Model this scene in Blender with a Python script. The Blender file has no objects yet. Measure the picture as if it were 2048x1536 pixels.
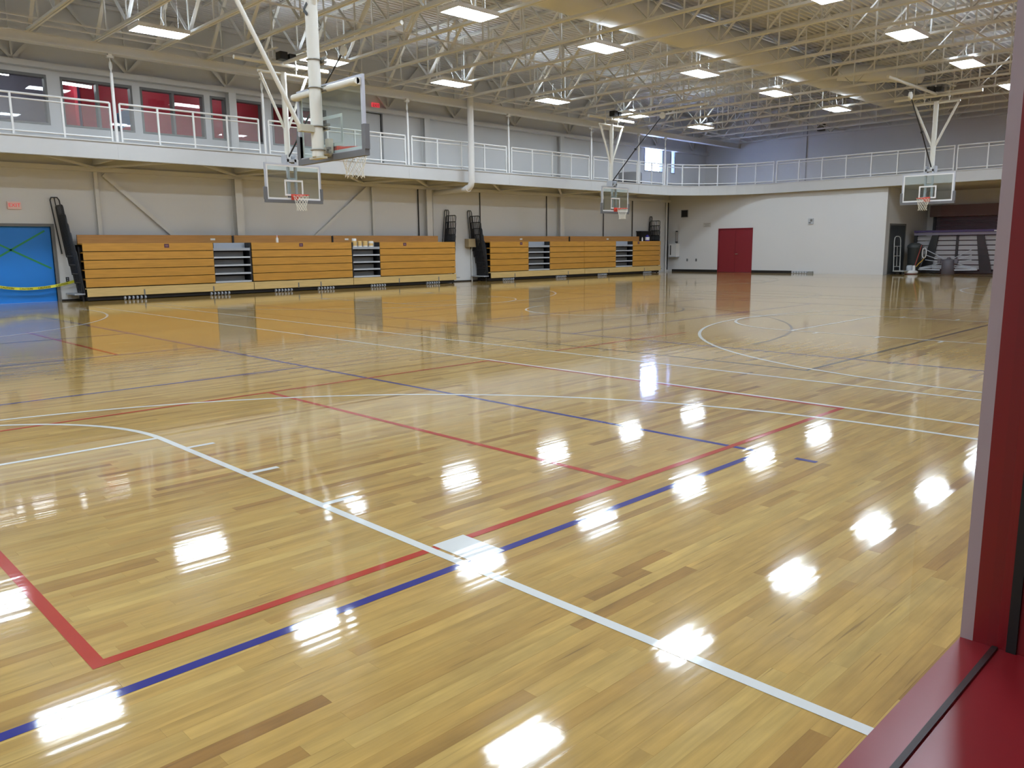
import bpy, bmesh, math, random
from mathutils import Vector, Matrix, Euler
random.seed(7)
SC = bpy.context.scene
COL = SC.collection

# ------------------------------------------------------------------ camera
CAM_H = 1.4345
YAW, PITCH, ROLL, FPX = 0.7750, 0.1698, -0.0112, 1589.6
def camera_axes():
    cy, sy, cp, sp = math.cos(YAW), math.sin(YAW), math.cos(PITCH), math.sin(PITCH)
    fw = Vector((sy*cp, cy*cp, -sp)); rt = Vector((cy, -sy, 0)); up = rt.cross(fw)
    cr, sr = math.cos(ROLL), math.sin(ROLL)
    return rt*cr + up*sr, up*cr - rt*sr, fw
RT, UP, FW = camera_axes()
cam_data = bpy.data.cameras.new('camera')
cam_data.sensor_fit = 'HORIZONTAL'; cam_data.sensor_width = 36.0
cam_data.lens = FPX/2048*36.0; cam_data.clip_start = 0.02; cam_data.clip_end = 300
cam = bpy.data.objects.new('camera', cam_data); COL.objects.link(cam)
M = Matrix((RT, UP, -FW)).transposed().to_4x4(); M.translation = Vector((0, 0, CAM_H))
cam.matrix_world = M
SC.camera = cam
def to_pixel(P):
    d = Vector(P) - Vector((0, 0, CAM_H)); z = d.dot(FW)
    if z < 0.05: return None
    return 1024 + FPX*d.dot(RT)/z, 768 - FPX*d.dot(UP)/z, z

# ------------------------------------------------------------------ world, exposure
world = bpy.data.worlds.new('daylight'); SC.world = world; world.use_nodes = True
bg = world.node_tree.nodes['Background']; bg.inputs[0].default_value = (0.38, 0.52, 1.0, 1); bg.inputs[1].default_value = 36.0
SC.view_settings.view_transform = 'Standard'; SC.view_settings.look = 'None'
SC.view_settings.exposure = 0.12; SC.view_settings.gamma = 1.0; SC.view_settings.use_curve_mapping = False
cy_ = SC.cycles
cy_.max_bounces = 6; cy_.diffuse_bounces = 3; cy_.glossy_bounces = 2; cy_.use_light_tree = False; cy_.transmission_bounces = 2; cy_.transparent_max_bounces = 10
cy_.caustics_reflective = False; cy_.caustics_refractive = False
LAMP = 58.0            # radiance of the high bay diffusers
LAMP_COLOR = (0.745, 0.875, 1.0, 1)

# ------------------------------------------------------------------ materials
MATS = {}
def material(name, color, rough=0.5, metal=0.0, spec=0.5, var=0.06, scale=3.0, bump=0.0, emit=None, coat=0.0, stretch=None):
    if name in MATS: return MATS[name]
    m = bpy.data.materials.new(name); m.use_nodes = True; nt = m.node_tree
    b = nt.nodes['Principled BSDF']
    b.inputs['Roughness'].default_value = rough; b.inputs['Metallic'].default_value = metal
    b.inputs['Specular IOR Level'].default_value = spec; b.inputs['Coat Weight'].default_value = coat
    tc = nt.nodes.new('ShaderNodeTexCoord'); no = nt.nodes.new('ShaderNodeTexNoise')
    no.inputs['Scale'].default_value = scale; no.inputs['Detail'].default_value = 4
    if stretch:
        mp = nt.nodes.new('ShaderNodeMapping'); mp.inputs['Scale'].default_value = stretch
        nt.links.new(tc.outputs['Object'], mp.inputs['Vector']); nt.links.new(mp.outputs['Vector'], no.inputs['Vector'])
    else: nt.links.new(tc.outputs['Object'], no.inputs['Vector'])
    mx = nt.nodes.new('ShaderNodeMix'); mx.data_type = 'RGBA'
    c = color
    mx.inputs['A'].default_value = (c[0]*(1-var), c[1]*(1-var), c[2]*(1-var), 1)
    mx.inputs['B'].default_value = (min(1, c[0]*(1+var)), min(1, c[1]*(1+var)), min(1, c[2]*(1+var)), 1)
    nt.links.new(no.outputs['Fac'], mx.inputs['Factor']); nt.links.new(mx.outputs['Result'], b.inputs['Base Color'])
    if bump:
        bp = nt.nodes.new('ShaderNodeBump'); bp.inputs['Strength'].default_value = bump; bp.inputs['Distance'].default_value = 0.01
        nt.links.new(no.outputs['Fac'], bp.inputs['Height']); nt.links.new(bp.outputs['Normal'], b.inputs['Normal'])
    if emit:
        b.inputs['Emission Color'].default_value = (*emit[0], 1); b.inputs['Emission Strength'].default_value = emit[1]
    MATS[name] = m
    return m

def emission_material(name, color, strength):
    m = bpy.data.materials.new(name); m.use_nodes = True; nt = m.node_tree; nt.nodes.clear()
    e = nt.nodes.new('ShaderNodeEmission'); e.inputs[0].default_value = color; e.inputs[1].default_value = strength
    o = nt.nodes.new('ShaderNodeOutputMaterial'); nt.links.new(e.outputs[0], o.inputs[0]); MATS[name] = m
    return m

def pane_material(name, tint, haze=0.0, gloss=True, ior=1.45, graze=1.0):
    """thin clear sheet: transparent, Fresnel reflection, optional diffuse haze (wire mesh, dusty glass)"""
    m = bpy.data.materials.new(name); m.use_nodes = True; nt = m.node_tree; nt.nodes.clear()
    t = nt.nodes.new('ShaderNodeBsdfTransparent'); t.inputs[0].default_value = (*tint, 1)
    o = nt.nodes.new('ShaderNodeOutputMaterial'); cur = t.outputs[0]
    if haze:
        d = nt.nodes.new('ShaderNodeBsdfDiffuse'); d.inputs[0].default_value = (0.75, 0.75, 0.75, 1)
        mx = nt.nodes.new('ShaderNodeMixShader'); mx.inputs[0].default_value = haze
        nt.links.new(cur, mx.inputs[1]); nt.links.new(d.outputs[0], mx.inputs[2]); cur = mx.outputs[0]
    if gloss:
        g = nt.nodes.new('ShaderNodeBsdfGlossy'); g.inputs['Roughness'].default_value = 0.02
        # Schlick reflection, the same from both sides of the sheet
        f0 = ((ior-1)/(ior+1))**2
        lw = nt.nodes.new('ShaderNodeLayerWeight'); lw.inputs['Blend'].default_value = 0.5
        pw = nt.nodes.new('ShaderNodeMath'); pw.operation = 'POWER'; pw.inputs[1].default_value = 5.0; nt.links.new(lw.outputs['Facing'], pw.inputs[0])
        ma = nt.nodes.new('ShaderNodeMath'); ma.operation = 'MULTIPLY_ADD'; ma.inputs[1].default_value = (1-f0)*graze; ma.inputs[2].default_value = f0; nt.links.new(pw.outputs[0], ma.inputs[0])
        mx = nt.nodes.new('ShaderNodeMixShader'); nt.links.new(ma.outputs[0], mx.inputs[0])
        nt.links.new(cur, mx.inputs[1]); nt.links.new(g.outputs[0], mx.inputs[2]); cur = mx.outputs[0]
    nt.links.new(cur, o.inputs[0]); MATS[name] = m
    return m

def floor_material(name, ramp=None, flat=None):
    """varnished sports floor: maple planks (per-plank 'tone' attribute) or a painted line under the same varnish"""
    m = bpy.data.materials.new(name); m.use_nodes = True; nt = m.node_tree; N = nt.nodes; L = nt.links
    b = N['Principled BSDF']
    b.inputs['Roughness'].default_value = 0.45; b.inputs['Specular IOR Level'].default_value = 0.1
    b.inputs['Coat Weight'].default_value = 1.0; b.inputs['Coat Roughness'].default_value = 0.062; b.inputs['Coat IOR'].default_value = 1.5
    tc = N.new('ShaderNodeNewGeometry')
    src = tc.outputs['Position']
    def noise(sx, sy, scale, detail=3.0, rough=0.5, off=(0, 0, 0), src=src):
        mp = N.new('ShaderNodeMapping'); mp.inputs['Scale'].default_value = (sx, sy, 1); mp.inputs['Location'].default_value = off
        L.new(src, mp.inputs['Vector'])
        n = N.new('ShaderNodeTexNoise'); n.inputs['Scale'].default_value = scale
        n.inputs['Detail'].default_value = detail; n.inputs['Roughness'].default_value = rough
        L.new(mp.outputs['Vector'], n.inputs['Vector']); return n
    if flat is None:
        at = N.new('ShaderNodeAttribute'); at.attribute_name = 'tone'
        sh = N.new('ShaderNodeVectorMath'); sh.operation = 'MULTIPLY_ADD'; sh.inputs[1].default_value = (370, 190, 50)   # every plank its own piece of grain
        L.new(at.outputs['Vector'], sh.inputs[0]); L.new(src, sh.inputs[2]); own = sh.outputs[0]
        cr = N.new('ShaderNodeValToRGB'); e = cr.color_ramp.elements
        e[0].position = 0.0; e[0].color = (*ramp[0], 1); e[1].position = 1.0; e[1].color = (*ramp[-1], 1)
        for i in range(1, len(ramp)-1):
            q = e.new(i/(len(ramp)-1)); q.color = (*ramp[i], 1)
        L.new(at.outputs['Fac'], cr.inputs['Fac'])
        g1 = noise(1.6, 22, 1.0, 4, 0.62, src=own); g2 = noise(3.5, 80, 1.0, 2, 0.6, src=own); g3 = noise(2.6, 6.0, 1.0, 3, 0.6, (3, 7, 0), src=own)
        def mul(cur, fac, lo, hi, tint=None):
            mr = N.new('ShaderNodeMapRange'); mr.inputs['From Min'].default_value = 0.28; mr.inputs['From Max'].default_value = 0.72
            mr.inputs['To Min'].default_value = lo; mr.inputs['To Max'].default_value = hi
            L.new(fac.outputs['Fac'], mr.inputs['Value'])
            mx = N.new('ShaderNodeMix'); mx.data_type = 'RGBA'; mx.blend_type = 'MULTIPLY'; mx.inputs['Factor'].default_value = 1
            L.new(cur, mx.inputs['A']); L.new(mr.outputs['Result'], mx.inputs['B']); return mx.outputs['Result']
        c = mul(cr.outputs['Color'], g1, 0.78, 1.10); c = mul(c, g2, 0.92, 1.05); c = mul(c, g3, 0.80, 1.08)
        # mineral streaks: short dark flecks along the grain
        g4 = noise(2.2, 55, 1.0, 1, 0.5, (11, 5, 0), src=own)
        mr = N.new('ShaderNodeMapRange'); mr.inputs['From Min'].default_value = 0.70; mr.inputs['From Max'].default_value = 0.80
        mr.inputs['To Min'].default_value = 0.0; mr.inputs['To Max'].default_value = 0.55
        L.new(g4.outputs['Fac'], mr.inputs['Value'])
        mx = N.new('ShaderNodeMix'); mx.data_type = 'RGBA'; mx.inputs['B'].default_value = (0.12, 0.06, 0.022, 1)
        L.new(mr.outputs['Result'], mx.inputs['Factor']); L.new(c, mx.inputs['A']); c = mx.outputs['Result']
        L.new(c, b.inputs['Base Color'])
    else:
        b.inputs['Base Color'].default_value = (*flat, 1)
    # varnish: brushed along the boards, slightly wavy
    w1 = noise(0.5, 9.0, 1.0, 0, 0.5); w2 = noise(1.0, 30, 1.0, 0, 0.6); w3 = noise(40, 70, 1.0, 1, 0.5)
    ad = N.new('ShaderNodeMath'); ad.operation = 'MULTIPLY_ADD'; ad.inputs[1].default_value = 0.35
    L.new(w2.outputs['Fac'], ad.inputs[0]); L.new(w1.outputs['Fac'], ad.inputs[2])
    a2 = N.new('ShaderNodeMath'); a2.operation = 'MULTIPLY_ADD'; a2.inputs[1].default_value = 0.05
    L.new(w3.outputs['Fac'], a2.inputs[0]); L.new(ad.outputs[0], a2.inputs[2]); ad = a2
    bp = N.new('ShaderNodeBump'); bp.inputs['Strength'].default_value = 1.0; bp.inputs['Distance'].default_value = 0.0007
    L.new(ad.outputs[0], bp.inputs['Height']); L.new(bp.outputs['Normal'], b.inputs['Coat Normal'])
    MATS[name] = m
    return m

CREAM = material('cream_steel', (0.70, 0.695, 0.675), 0.5, var=0.04)
DECK = material('cream_roof_deck', (0.66, 0.665, 0.675), 0.6, var=0.05)
DECKGAP = material('roof_flute_gap', (0.03, 0.026, 0.02), 0.9)
WALL = material('painted_wall', (0.70, 0.70, 0.695), 0.55, var=0.03, scale=0.7, bump=0.02)
WALLB = material('painted_block_wall', (0.64, 0.635, 0.635), 0.5, var=0.025, scale=0.6, bump=0.02)
WHITE = material('white_steel', (0.74, 0.73, 0.72), 0.4, var=0.03)
PIPE = material('ivory_pipe', (0.74, 0.72, 0.65), 0.35, var=0.03)
BLACK = material('black_powder_coat', (0.012, 0.012, 0.014), 0.4)
DARK = material('dark_void', (0.02, 0.018, 0.018), 0.8)
GREY = material('grey_metal', (0.34, 0.36, 0.40), 0.4, var=0.05)
GREYL = material('light_grey_metal', (0.46, 0.48, 0.52), 0.4, var=0.05)
PAD = material('grey_board_padding', (0.15, 0.15, 0.16), 0.6)
ALU = material('aluminium_frame', (0.52, 0.53, 0.58), 0.35, metal=0.4)
ORANGE = material('orange_rim', (0.72, 0.075, 0.045), 0.4)
NETM = material('white_net_cord', (0.82, 0.78, 0.68), 0.8)
OAK = material('oak_board', (0.50, 0.243, 0.038), 0.38, var=0.30, scale=2.0, stretch=(0.9, 1, 11))
OAKB = material('pale_oak_board', (0.58, 0.41, 0.165), 0.42, var=0.24, scale=2.0, stretch=(0.9, 1, 11))
OAKT = material('shaded_oak_board', (0.40, 0.19, 0.047), 0.45, var=0.28, scale=2.0, stretch=(0.9, 1, 11))  # top boards: same oak, darkened for the shade they stand in
PURP = material('maroon_plaque', (0.09, 0.03, 0.05), 0.5)
REDDOOR = material('maroon_door_paint', (0.22, 0.018, 0.03), 0.35, var=0.05)
REDFRAME = material('red_window_frame', (0.20, 0.007, 0.011), 0.28, var=0.06, scale=9, bump=0.05)
RUBBER = material('black_rubber', (0.008, 0.008, 0.008), 0.5)
BLUE = material('blue_sheeting', (0.008, 0.20, 0.66), 0.45, var=0.10, scale=1.5, bump=0.05)
GREENT = material('green_tape', (0.02, 0.26, 0.09), 0.5)
YELLOW = material('yellow_tape', (0.75, 0.72, 0.05), 0.45)
REDW = material('red_room_wall', (0.62, 0.022, 0.055), 0.5)
FRAMEG = material('dark_grey_frame', (0.16, 0.16, 0.155), 0.45)
TAN = material('tan_canister', (0.62, 0.42, 0.16), 0.5)
GLASSB = pane_material('backboard_glass', (0.90, 0.945, 0.93), haze=0.03)
GLASSW = pane_material('window_glass', (0.96, 0.97, 0.97))
GLASSN = pane_material('near_window_glass', (0.985, 0.98, 0.985), ior=1.18, graze=0.35)
MESHM = pane_material('rail_wire_mesh', (1, 1, 1), haze=0.17, gloss=False)
LAMPM = emission_material('lamp_diffuser', LAMP_COLOR, LAMP)
UPM = emission_material('lamp_uplight', LAMP_COLOR, 30.0)
FASCIA = material('fascia_paint', (0.53, 0.525, 0.52), 0.4, var=0.03)
TUBEM = emission_material('fluorescent_tube', (0.90, 0.95, 1.0, 1), 17.0)
FLOORM = floor_material('maple_plank', [(0.31, 0.155, 0.034), (0.42, 0.240, 0.054), (0.48, 0.292, 0.070), (0.505, 0.315, 0.079), (0.555, 0.366, 0.100)])
LINE = {'white': floor_material('white_line_paint', flat=(0.66, 0.67, 0.64)),
        'blue': floor_material('blue_line_paint', flat=(0.002, 0.008, 0.19)),
        'red': floor_material('red_line_paint', flat=(0.40, 0.016, 0.002)),
        'black': floor_material('black_line_paint', flat=(0.05, 0.035, 0.03))}

# ------------------------------------------------------------------ geometry helpers
class MB:
    """collects boxes, bars and tubes of ONE mesh"""
    def __init__(s): s.v = []; s.f = []; s.sm = []
    def add(s, vs, fs, smooth=False):
        o = len(s.v); s.v += [tuple(q) for q in vs]; s.f += [tuple(i+o for i in q) for q in fs]; s.sm += [smooth]*len(fs); return s
    def box(s, x0, x1, y0, y1, z0, z1):
        vs = [(x, y, z) for z in (z0, z1) for y in (y0, y1) for x in (x0, x1)]
        return s.add(vs, [(0, 2, 3, 1), (4, 5, 7, 6), (0, 1, 5, 4), (2, 6, 7, 3), (0, 4, 6, 2), (1, 3, 7, 5)])
    def bar(s, a, b, w, h, upv=(0, 0, 1)):
        a, b = Vector(a), Vector(b); d = (b-a).normalized(); u = Vector(upv)
        if abs(d.dot(u)) > 0.98: u = Vector((0, 1, 0)) if abs(d.y) < 0.9 else Vector((1, 0, 0))
        r = d.cross(u).normalized(); u = r.cross(d).normalized()
        vs = [p + r*i*w/2 + u*j*h/2 for p in (a, b) for j in (-1, 1) for i in (-1, 1)]
        return s.add(vs, [(0, 2, 3, 1), (4, 5, 7, 6), (0, 1, 5, 4), (2, 6, 7, 3), (0, 4, 6, 2), (1, 3, 7, 5)])
    def tube(s, pts, r, n=8, cap=True, closed=False):
        pts = [Vector(q) for q in pts]; k = len(pts); rs = r if isinstance(r, (list, tuple)) else [r]*k
        prev = None; rings = []
        for i, q in enumerate(pts):
            if closed: d = (pts[(i+1) % k] - pts[i-1]).normalized()
            elif i == 0: d = (pts[1]-q).normalized()
            elif i == k-1: d = (q-pts[-2]).normalized()
            else: d = ((pts[i+1]-q).normalized() + (q-pts[i-1]).normalized()).normalized()
            if prev is None:
                u = Vector((0, 0, 1)) if abs(d.z) < 0.9 else Vector((1, 0, 0))
                u = (u - d*u.dot(d)).normalized()
            else:
                u = (prev - d*prev.dot(d)).normalized()
            prev = u; w = d.cross(u)
            rings.append([q + (u*math.cos(2*math.pi*j/n) + w*math.sin(2*math.pi*j/n))*rs[i] for j in range(n)])
        vs = [x for R in rings for x in R]; fs = []
        for i in range(k if closed else k-1):
            a, b = i*n, ((i+1) % k)*n
            fs += [(a+j, a+(j+1) % n, b+(j+1) % n, b+j) for j in range(n)]
        s.add(vs, fs, True)
        if cap and not closed:
            s.add(rings[0], [tuple(range(n))[::-1]]); s.add(rings[-1], [tuple(range(n))])
        return s
    def cyl(s, a, b, r, n=12): return s.tube([a, b], r, n)
    def lathe(s, c, prof, n=16):
        c = Vector(c); vs = []; fs = []
        for (r, z) in prof: vs += [c + Vector((r*math.cos(2*math.pi*j/n), r*math.sin(2*math.pi*j/n), z)) for j in range(n)]
        for i in range(len(prof)-1):
            fs += [(i*n+j, i*n+(j+1) % n, (i+1)*n+(j+1) % n, (i+1)*n+j) for j in range(n)]
        s.add(vs, fs, True); s.add(vs[:n], [tuple(range(n))[::-1]]); s.add(vs[-n:], [tuple(range(n))]); return s
    def prism(s, poly, z0, z1):
        n = len(poly); vs = [(x, y, z0) for x, y in poly] + [(x, y, z1) for x, y in poly]
        return s.add(vs, [tuple(range(n))[::-1], tuple(range(n, 2*n))] + [(i, (i+1) % n, n+(i+1) % n, n+i) for i in range(n)])
    def mesh(s, name, mat):
        me = bpy.data.meshes.new(name); me.from_pydata(s.v, [], s.f); me.update()
        for p, q in zip(me.polygons, s.sm): p.use_smooth = q
        if mat: me.materials.append(mat)
        return me
    def build(s, name, mat, parent=None, loc=None, rot=None):
        return place(name, s.mesh(name, mat), parent, loc, rot)
def place(name, me, parent=None, loc=None, rot=None):
    o = bpy.data.objects.new(name, me); COL.objects.link(o)
    if parent: o.parent = parent
    if loc: o.location = loc
    if rot: o.rotation_euler = rot
    return o
def tag(o, label=None, cat=None, group=None, kind=None):
    if label: o['label'] = label
    if cat: o['category'] = cat
    if group: o['group'] = group
    if kind: o['kind'] = kind
    return o
def thing(name, label, cat, loc=(0, 0, 0), rz=0.0, group=None):
    o = bpy.data.objects.new(name, None); o.empty_display_size = 0.2; COL.objects.link(o)
    o.location = loc; o.rotation_euler = (0, 0, rz); return tag(o, label, cat, group)
def structure(name, mb, mat, label=None):
    o = mb.build(name, mat); o['kind'] = 'structure'
    if label: o['label'] = label
    return o
def copy_tree(o, parent=None):
    c = o.copy(); COL.objects.link(c); c.parent = parent
    for ch in list(o.children): copy_tree(ch, c)
    return c
def ordinal(i): return ['first', 'second', 'third', 'fourth', 'fifth', 'sixth', 'seventh', 'eighth', 'ninth', 'tenth', 'eleventh', 'twelfth', 'thirteenth', 'fourteenth', 'fifteenth', 'sixteenth', 'seventeenth', 'eighteenth', 'nineteenth', 'twentieth', 'twenty-first', 'twenty-second', 'twenty-third', 'twenty-fourth'][i]
def lettering(name, text, size, mat, parent, loc, rot, depth=0.001):
    cu = bpy.data.curves.new(name, 'FONT'); cu.body = text; cu.size = size; cu.align_x = 'CENTER'; cu.align_y = 'CENTER'; cu.extrude = depth
    tmp = bpy.data.objects.new(name, cu); COL.objects.link(tmp)
    me = bpy.data.meshes.new_from_object(tmp); bpy.data.objects.remove(tmp); bpy.data.curves.remove(cu)
    me.materials.clear(); me.materials.append(mat)
    return place(name, me, parent, loc, rot)

# ------------------------------------------------------------------ dimensions of the hall
XL, XF, YN, YW = -8.0, 38.65, 0.297, 26.6          # front end, far wall, near wall face, bleacher wall
ZD, ZB, ZT = 8.70, 7.14, 4.486                      # roof deck, joist bottom chord, track deck
YT, XT, RC, XU = 24.36, 38.33, 4.2, 42.3                       # inner edge of the running track and its corner radius
XR, YR = 44.0, 14.6                                # back and side of the storage recess

# ------------------------------------------------------------------ floor
slab = MB().box(XL, XF+0.3, YN-0.02, YW+0.2, -0.20, -0.006).box(XF+0.3, XR, YN-0.02, YR, -0.20, -0.006)
floor = structure('floor', slab, material('floor_joint', (0.16, 0.09, 0.035), 0.8))
PW = 0.064
planks = []
row = 0; y = YN
rng = random.Random(3)
while y < YW-1e-4:
    y1 = min(y+PW, YW); xe = XR if y1 <= YR else XF
    x = XL - rng.uniform(0, 1.2)
    while x < xe:
        ln = rng.choice((0.45, 0.7, 0.9, 1.1, 1.4, 1.8)) * rng.uniform(0.85, 1.15)
        a, b = max(x, XL), min(x+ln, xe)
        if b-a > 0.02:
            t = min(1, max(0, rng.gauss(0.60, 0.20)))
            if rng.random() < 0.07: t = rng.uniform(0.0, 0.3)
            planks.append((a, b, y, y1, t))
        x += ln
    y = y1; row += 1
def seen_size(q):
    a, b, y0, y1, _ = q
    c = to_pixel(((a+b)/2, (y0+y1)/2, 0))
    if c is None or not (40 < c[0] < 1900 and 560 < c[1] < 1500): return 0
    if (c[1]-1272)/(1536-1272) > (1918-c[0])/(1918-1664) and c[0] > 1640: return 0
    s = [to_pixel(v) for v in ((a, y0, 0), (b, y0, 0), (b, y1, 0), (a, y1, 0))]
    if any(v is None for v in s): return 0
    return abs(sum(s[i][0]*s[(i+1) % 4][1] - s[(i+1) % 4][0]*s[i][1] for i in range(4)))/2
order = sorted(range(len(planks)), key=lambda i: -seen_size(planks[i]))
near_set = set(order[:300])
def plank_verts(q, g=0.0002):
    a, b, y0, y1, t = q
    return [(a+g, y0+g, 0), (b-g, y0+g, 0), (b-g, y1-g, 0), (a+g, y1-g, 0)]
rv, rf, rt_ = [], [], []
for i, q in enumerate(planks):
    if i in near_set:
        vs = plank_verts(q); vs = vs + [(x_, y_, -0.006) for x_, y_, _ in vs]
        me = bpy.data.meshes.new('plank'); me.from_pydata(vs, [], [(0, 1, 2, 3), (0, 4, 5, 1), (1, 5, 6, 2), (2, 6, 7, 3), (3, 7, 4, 0)])
        me.attributes.new('tone', 'FLOAT', 'POINT').data.foreach_set('value', [q[4]]*8)
        me.materials.append(FLOORM); place('plank', me, floor)
    else:
        o = len(rv); rv += plank_verts(q); rf.append((o, o+1, o+2, o+3)); rt_ += [q[4]]*4
me = bpy.data.meshes.new('floor_planking'); me.from_pydata(rv, [], rf)
me.attributes.new('tone', 'FLOAT', 'POINT').data.foreach_set('value', rt_); me.materials.append(FLOORM)
place('floor_planking', me, floor)['kind'] = 'stuff'

# painted court lines (under the same varnish, a fraction of a millimetre proud)
LZ = [0.0006]
def court_line(color, pts, w=0.05):
    """flat ribbon of width w through the floor points"""
    P = [Vector((x_, y_, 0)) for x_, y_ in pts]; n = len(P); vs = []
    for i, q in enumerate(P):
        d = (P[min(i+1, n-1)] - P[max(i-1, 0)]).normalized(); s = Vector((-d.y, d.x, 0))*w/2
        vs += [q+s, q-s]
    z = LZ[0]; LZ[0] += 0.00002
    vs = [(v.x, v.y, z) for v in vs]
    MB().add(vs, [(2*i+1, 2*i+3, 2*i+2, 2*i) for i in range(n-1)]).build('court_line', LINE[color], floor)
def arc(cx, cy, r, a0, a1, n=48):
    return [(cx+r*math.cos(math.radians(a0+(a1-a0)*i/n)), cy+r*math.sin(math.radians(a0+(a1-a0)*i/n))) for i in range(n+1)]
# main court, black
court_line('black', [(8.78, 4.1), (8.78, 19.6)]); court_line('black', [(8.75, 4.1), (34.5, 4.1)]); court_line('black', [(8.75, 19.6), (34.5, 19.6)])
court_line('black', [(34.5, 4.1), (34.5, 19.6)])
court_line('black', [(8.78, 9.97), (14.6, 9.97)]); court_line('black', [(8.78, 13.6), (14.6, 13.6)])
court_line('black', arc(14.6, 11.8, 1.83, -90, 90)); court_line('white', arc(14.6, 11.8, 1.83, 90, 270))
court_line('black', arc(10.4, 11.8, 6.02, -88, 88)); court_line('black', arc(32.9, 11.8, 6.02, 92, 268))
court_line('black', arc(28.7, 11.8, 1.83, 90, 270)); court_line('black', arc(21.64, 11.8, 1.83, 0, 360))
# volleyball, blue
for xa, xb in ((-3.9, 5.043), (10.03, 19.0)):
    y0 = 2.641 if xa < 0 else 2.3
    court_line('blue', [(xa, 20.9), (xa, y0)]); court_line('blue', [(xb, 20.9), (xb, y0)])
    court_line('blue', [(xa-0.025, y0), (xb+0.025, y0)]); court_line('blue', [(xa, 20.9), (xb, 20.9)])
    for yy in (8.797, 11.87, 14.9): court_line('blue', [(xa, yy), (xb, yy)])
court_line('blue', [(5.043, 2.40), (5.043, 2.25)])
# pickleball, red
for a, b in (((0.769, 2.889), (0.769, 7.477)), ((6.91, 2.889), (6.91, 7.477)), ((0.744, 2.889), (6.935, 2.889)), ((-2.0, 7.477), (6.935, 7.477)),
             ((3.83, 2.889), (3.83, 7.477)), ((3.83, 11.9), (3.83, 16.6)), ((8.2, 7.5), (11.4, 7.45))): court_line('red', [a, b])
# side courts, white
for k, ax in enumerate((0.46, 14.55, 28.65)):
    if k < 2: court_line('white', [(ax+6.5, YN+0.19), (ax+6.5, 23.0)])
    if k > 0: court_line('white', [(ax-6.43, YN+0.19), (ax-6.43, 23.0)])
    court_line('white', [(ax-6.5, YN+0.19), (ax+6.5, YN+0.19)]); court_line('white', [(ax-6.5, 23.0), (ax+6.5, 23.0)])
    for base, sg in ((0.487, 1), (23.0, -1)):
        for s in (-1, 1): court_line('white', [(ax+s*1.805, base), (ax+s*1.805, base+sg*5.77)])
        court_line('white', [(ax-1.83, base+sg*5.77), (ax+1.83, base+sg*5.77)])
        court_line('white', arc(ax, base+sg*5.77, 1.805, 0, sg*180))
        court_line('white', [(ax+5.995, base), (ax+5.995, base+sg*1.6)] + arc(ax, base+sg*1.6, 5.995, 0, sg*180, 96) + [(ax-5.995, base)])
        for s in (-1, 1):
            x0 = ax+s*1.83
            court_line('white', [(x0+s*0.02, base+sg*2.29), (x0+s*0.22, base+sg*2.29)], 0.305)
            for d in (3.39, 4.31, 5.29): court_line('white', [(x0, base+sg*d), (x0+s*0.2, base+sg*d)])

# ------------------------------------------------------------------ walls
def wall_cells(mb, u0, u1, z0, z1, holes, put):
    us = sorted({u0, u1, *[h[0] for h in holes], *[h[1] for h in holes]}); zs = sorted({z0, z1, *[h[2] for h in holes], *[h[3] for h in holes]})
    for a, b in zip(us, us[1:]):
        run = None
        for c, d in zip(zs, zs[1:]):
            um, zm = (a+b)/2, (c+d)/2
            if any(h[0] < um < h[1] and h[2] < zm < h[3] for h in holes):
                if run: put(a, b, *run); run = None
            else: run = (run[0], d) if run else (c, d)
        if run: put(a, b, *run)
UPW = [(4.35, 5.62), (5.72, 7.35), (7.71, 9.72), (9.96, 11.99), (12.2, 12.74), (13.06, 14.06), (14.40, 16.6)]
DAY = [(36.25, 37.95), (38.72, 39.12)]
holes = [(4.55, 7.05, 0.0, 2.2), (18.25, 19.05, ZT, 6.62)] + [(a, b, 5.10, 6.50) for a, b in UPW] + [(a, b, 5.45, 6.75) for a, b in DAY]
mb = MB(); wall_cells(mb, XL, XU+0.3, -0.06, ZD+0.25, holes, lambda a, b, c, d: mb.box(a, b, YW, YW+0.24, c, d))
wall_left = structure('wall_left', mb, WALL)
mb = MB(); wall_cells(mb, YN-0.3, YW, -0.06, 4.24, [(YN, YR, 0.0, 4.0), (21.33, 23.37, 0.0, 2.33)], lambda a, b, c, d: mb.box(XF, XF+0.3, a, b, c, d))
wall_back = structure('wall_back', mb, WALLB)
structure('wall_upper', MB().box(XU, XU+0.3, YN-0.3, YW, 4.3, ZD+0.25).box(XF+0.3, XU, YN-0.3, YN, 4.3, ZD+0.25), material('upper_wall_paint', (0.66, 0.64, 0.62), 0.55, var=0.03, scale=0.6))
mb = MB().box(XF+0.3, XR+0.2, YR, YR+0.2, -0.06, 4.2).box(XR, XR+0.2, YN-0.2, YR, -0.06, 4.2).box(XF+0.3, XR+0.2, YN-0.2, YR+0.2, 4.0, 4.2).box(XF+0.3, XR+0.2, YN-0.3, YN, 0, 4.2)
structure('wall_recess', mb, WALL)
structure('wall_front', MB().box(XL-0.2, XL, YN-0.3, YW+0.24, 0, ZD+0.25), WALL)
WX0, WX1, WZ0, WZ1 = -1.7, 1.1434, 0.86, 2.45
mb = MB(); wall_cells(mb, XL, XF+0.3, -0.06, ZD+0.25, [(WX0, WX1+0.05, WZ0, WZ1)], lambda a, b, c, d: mb.box(a, b, 0.20, YN, c, d))
mb.box(WX1, WX1+0.05, 0.2816, YN, 0.903, WZ1)
wall_right = structure('wall_right', mb, material('near_wall_paint', (0.42, 0.33, 0.34), 0.6, var=0.03))
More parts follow.
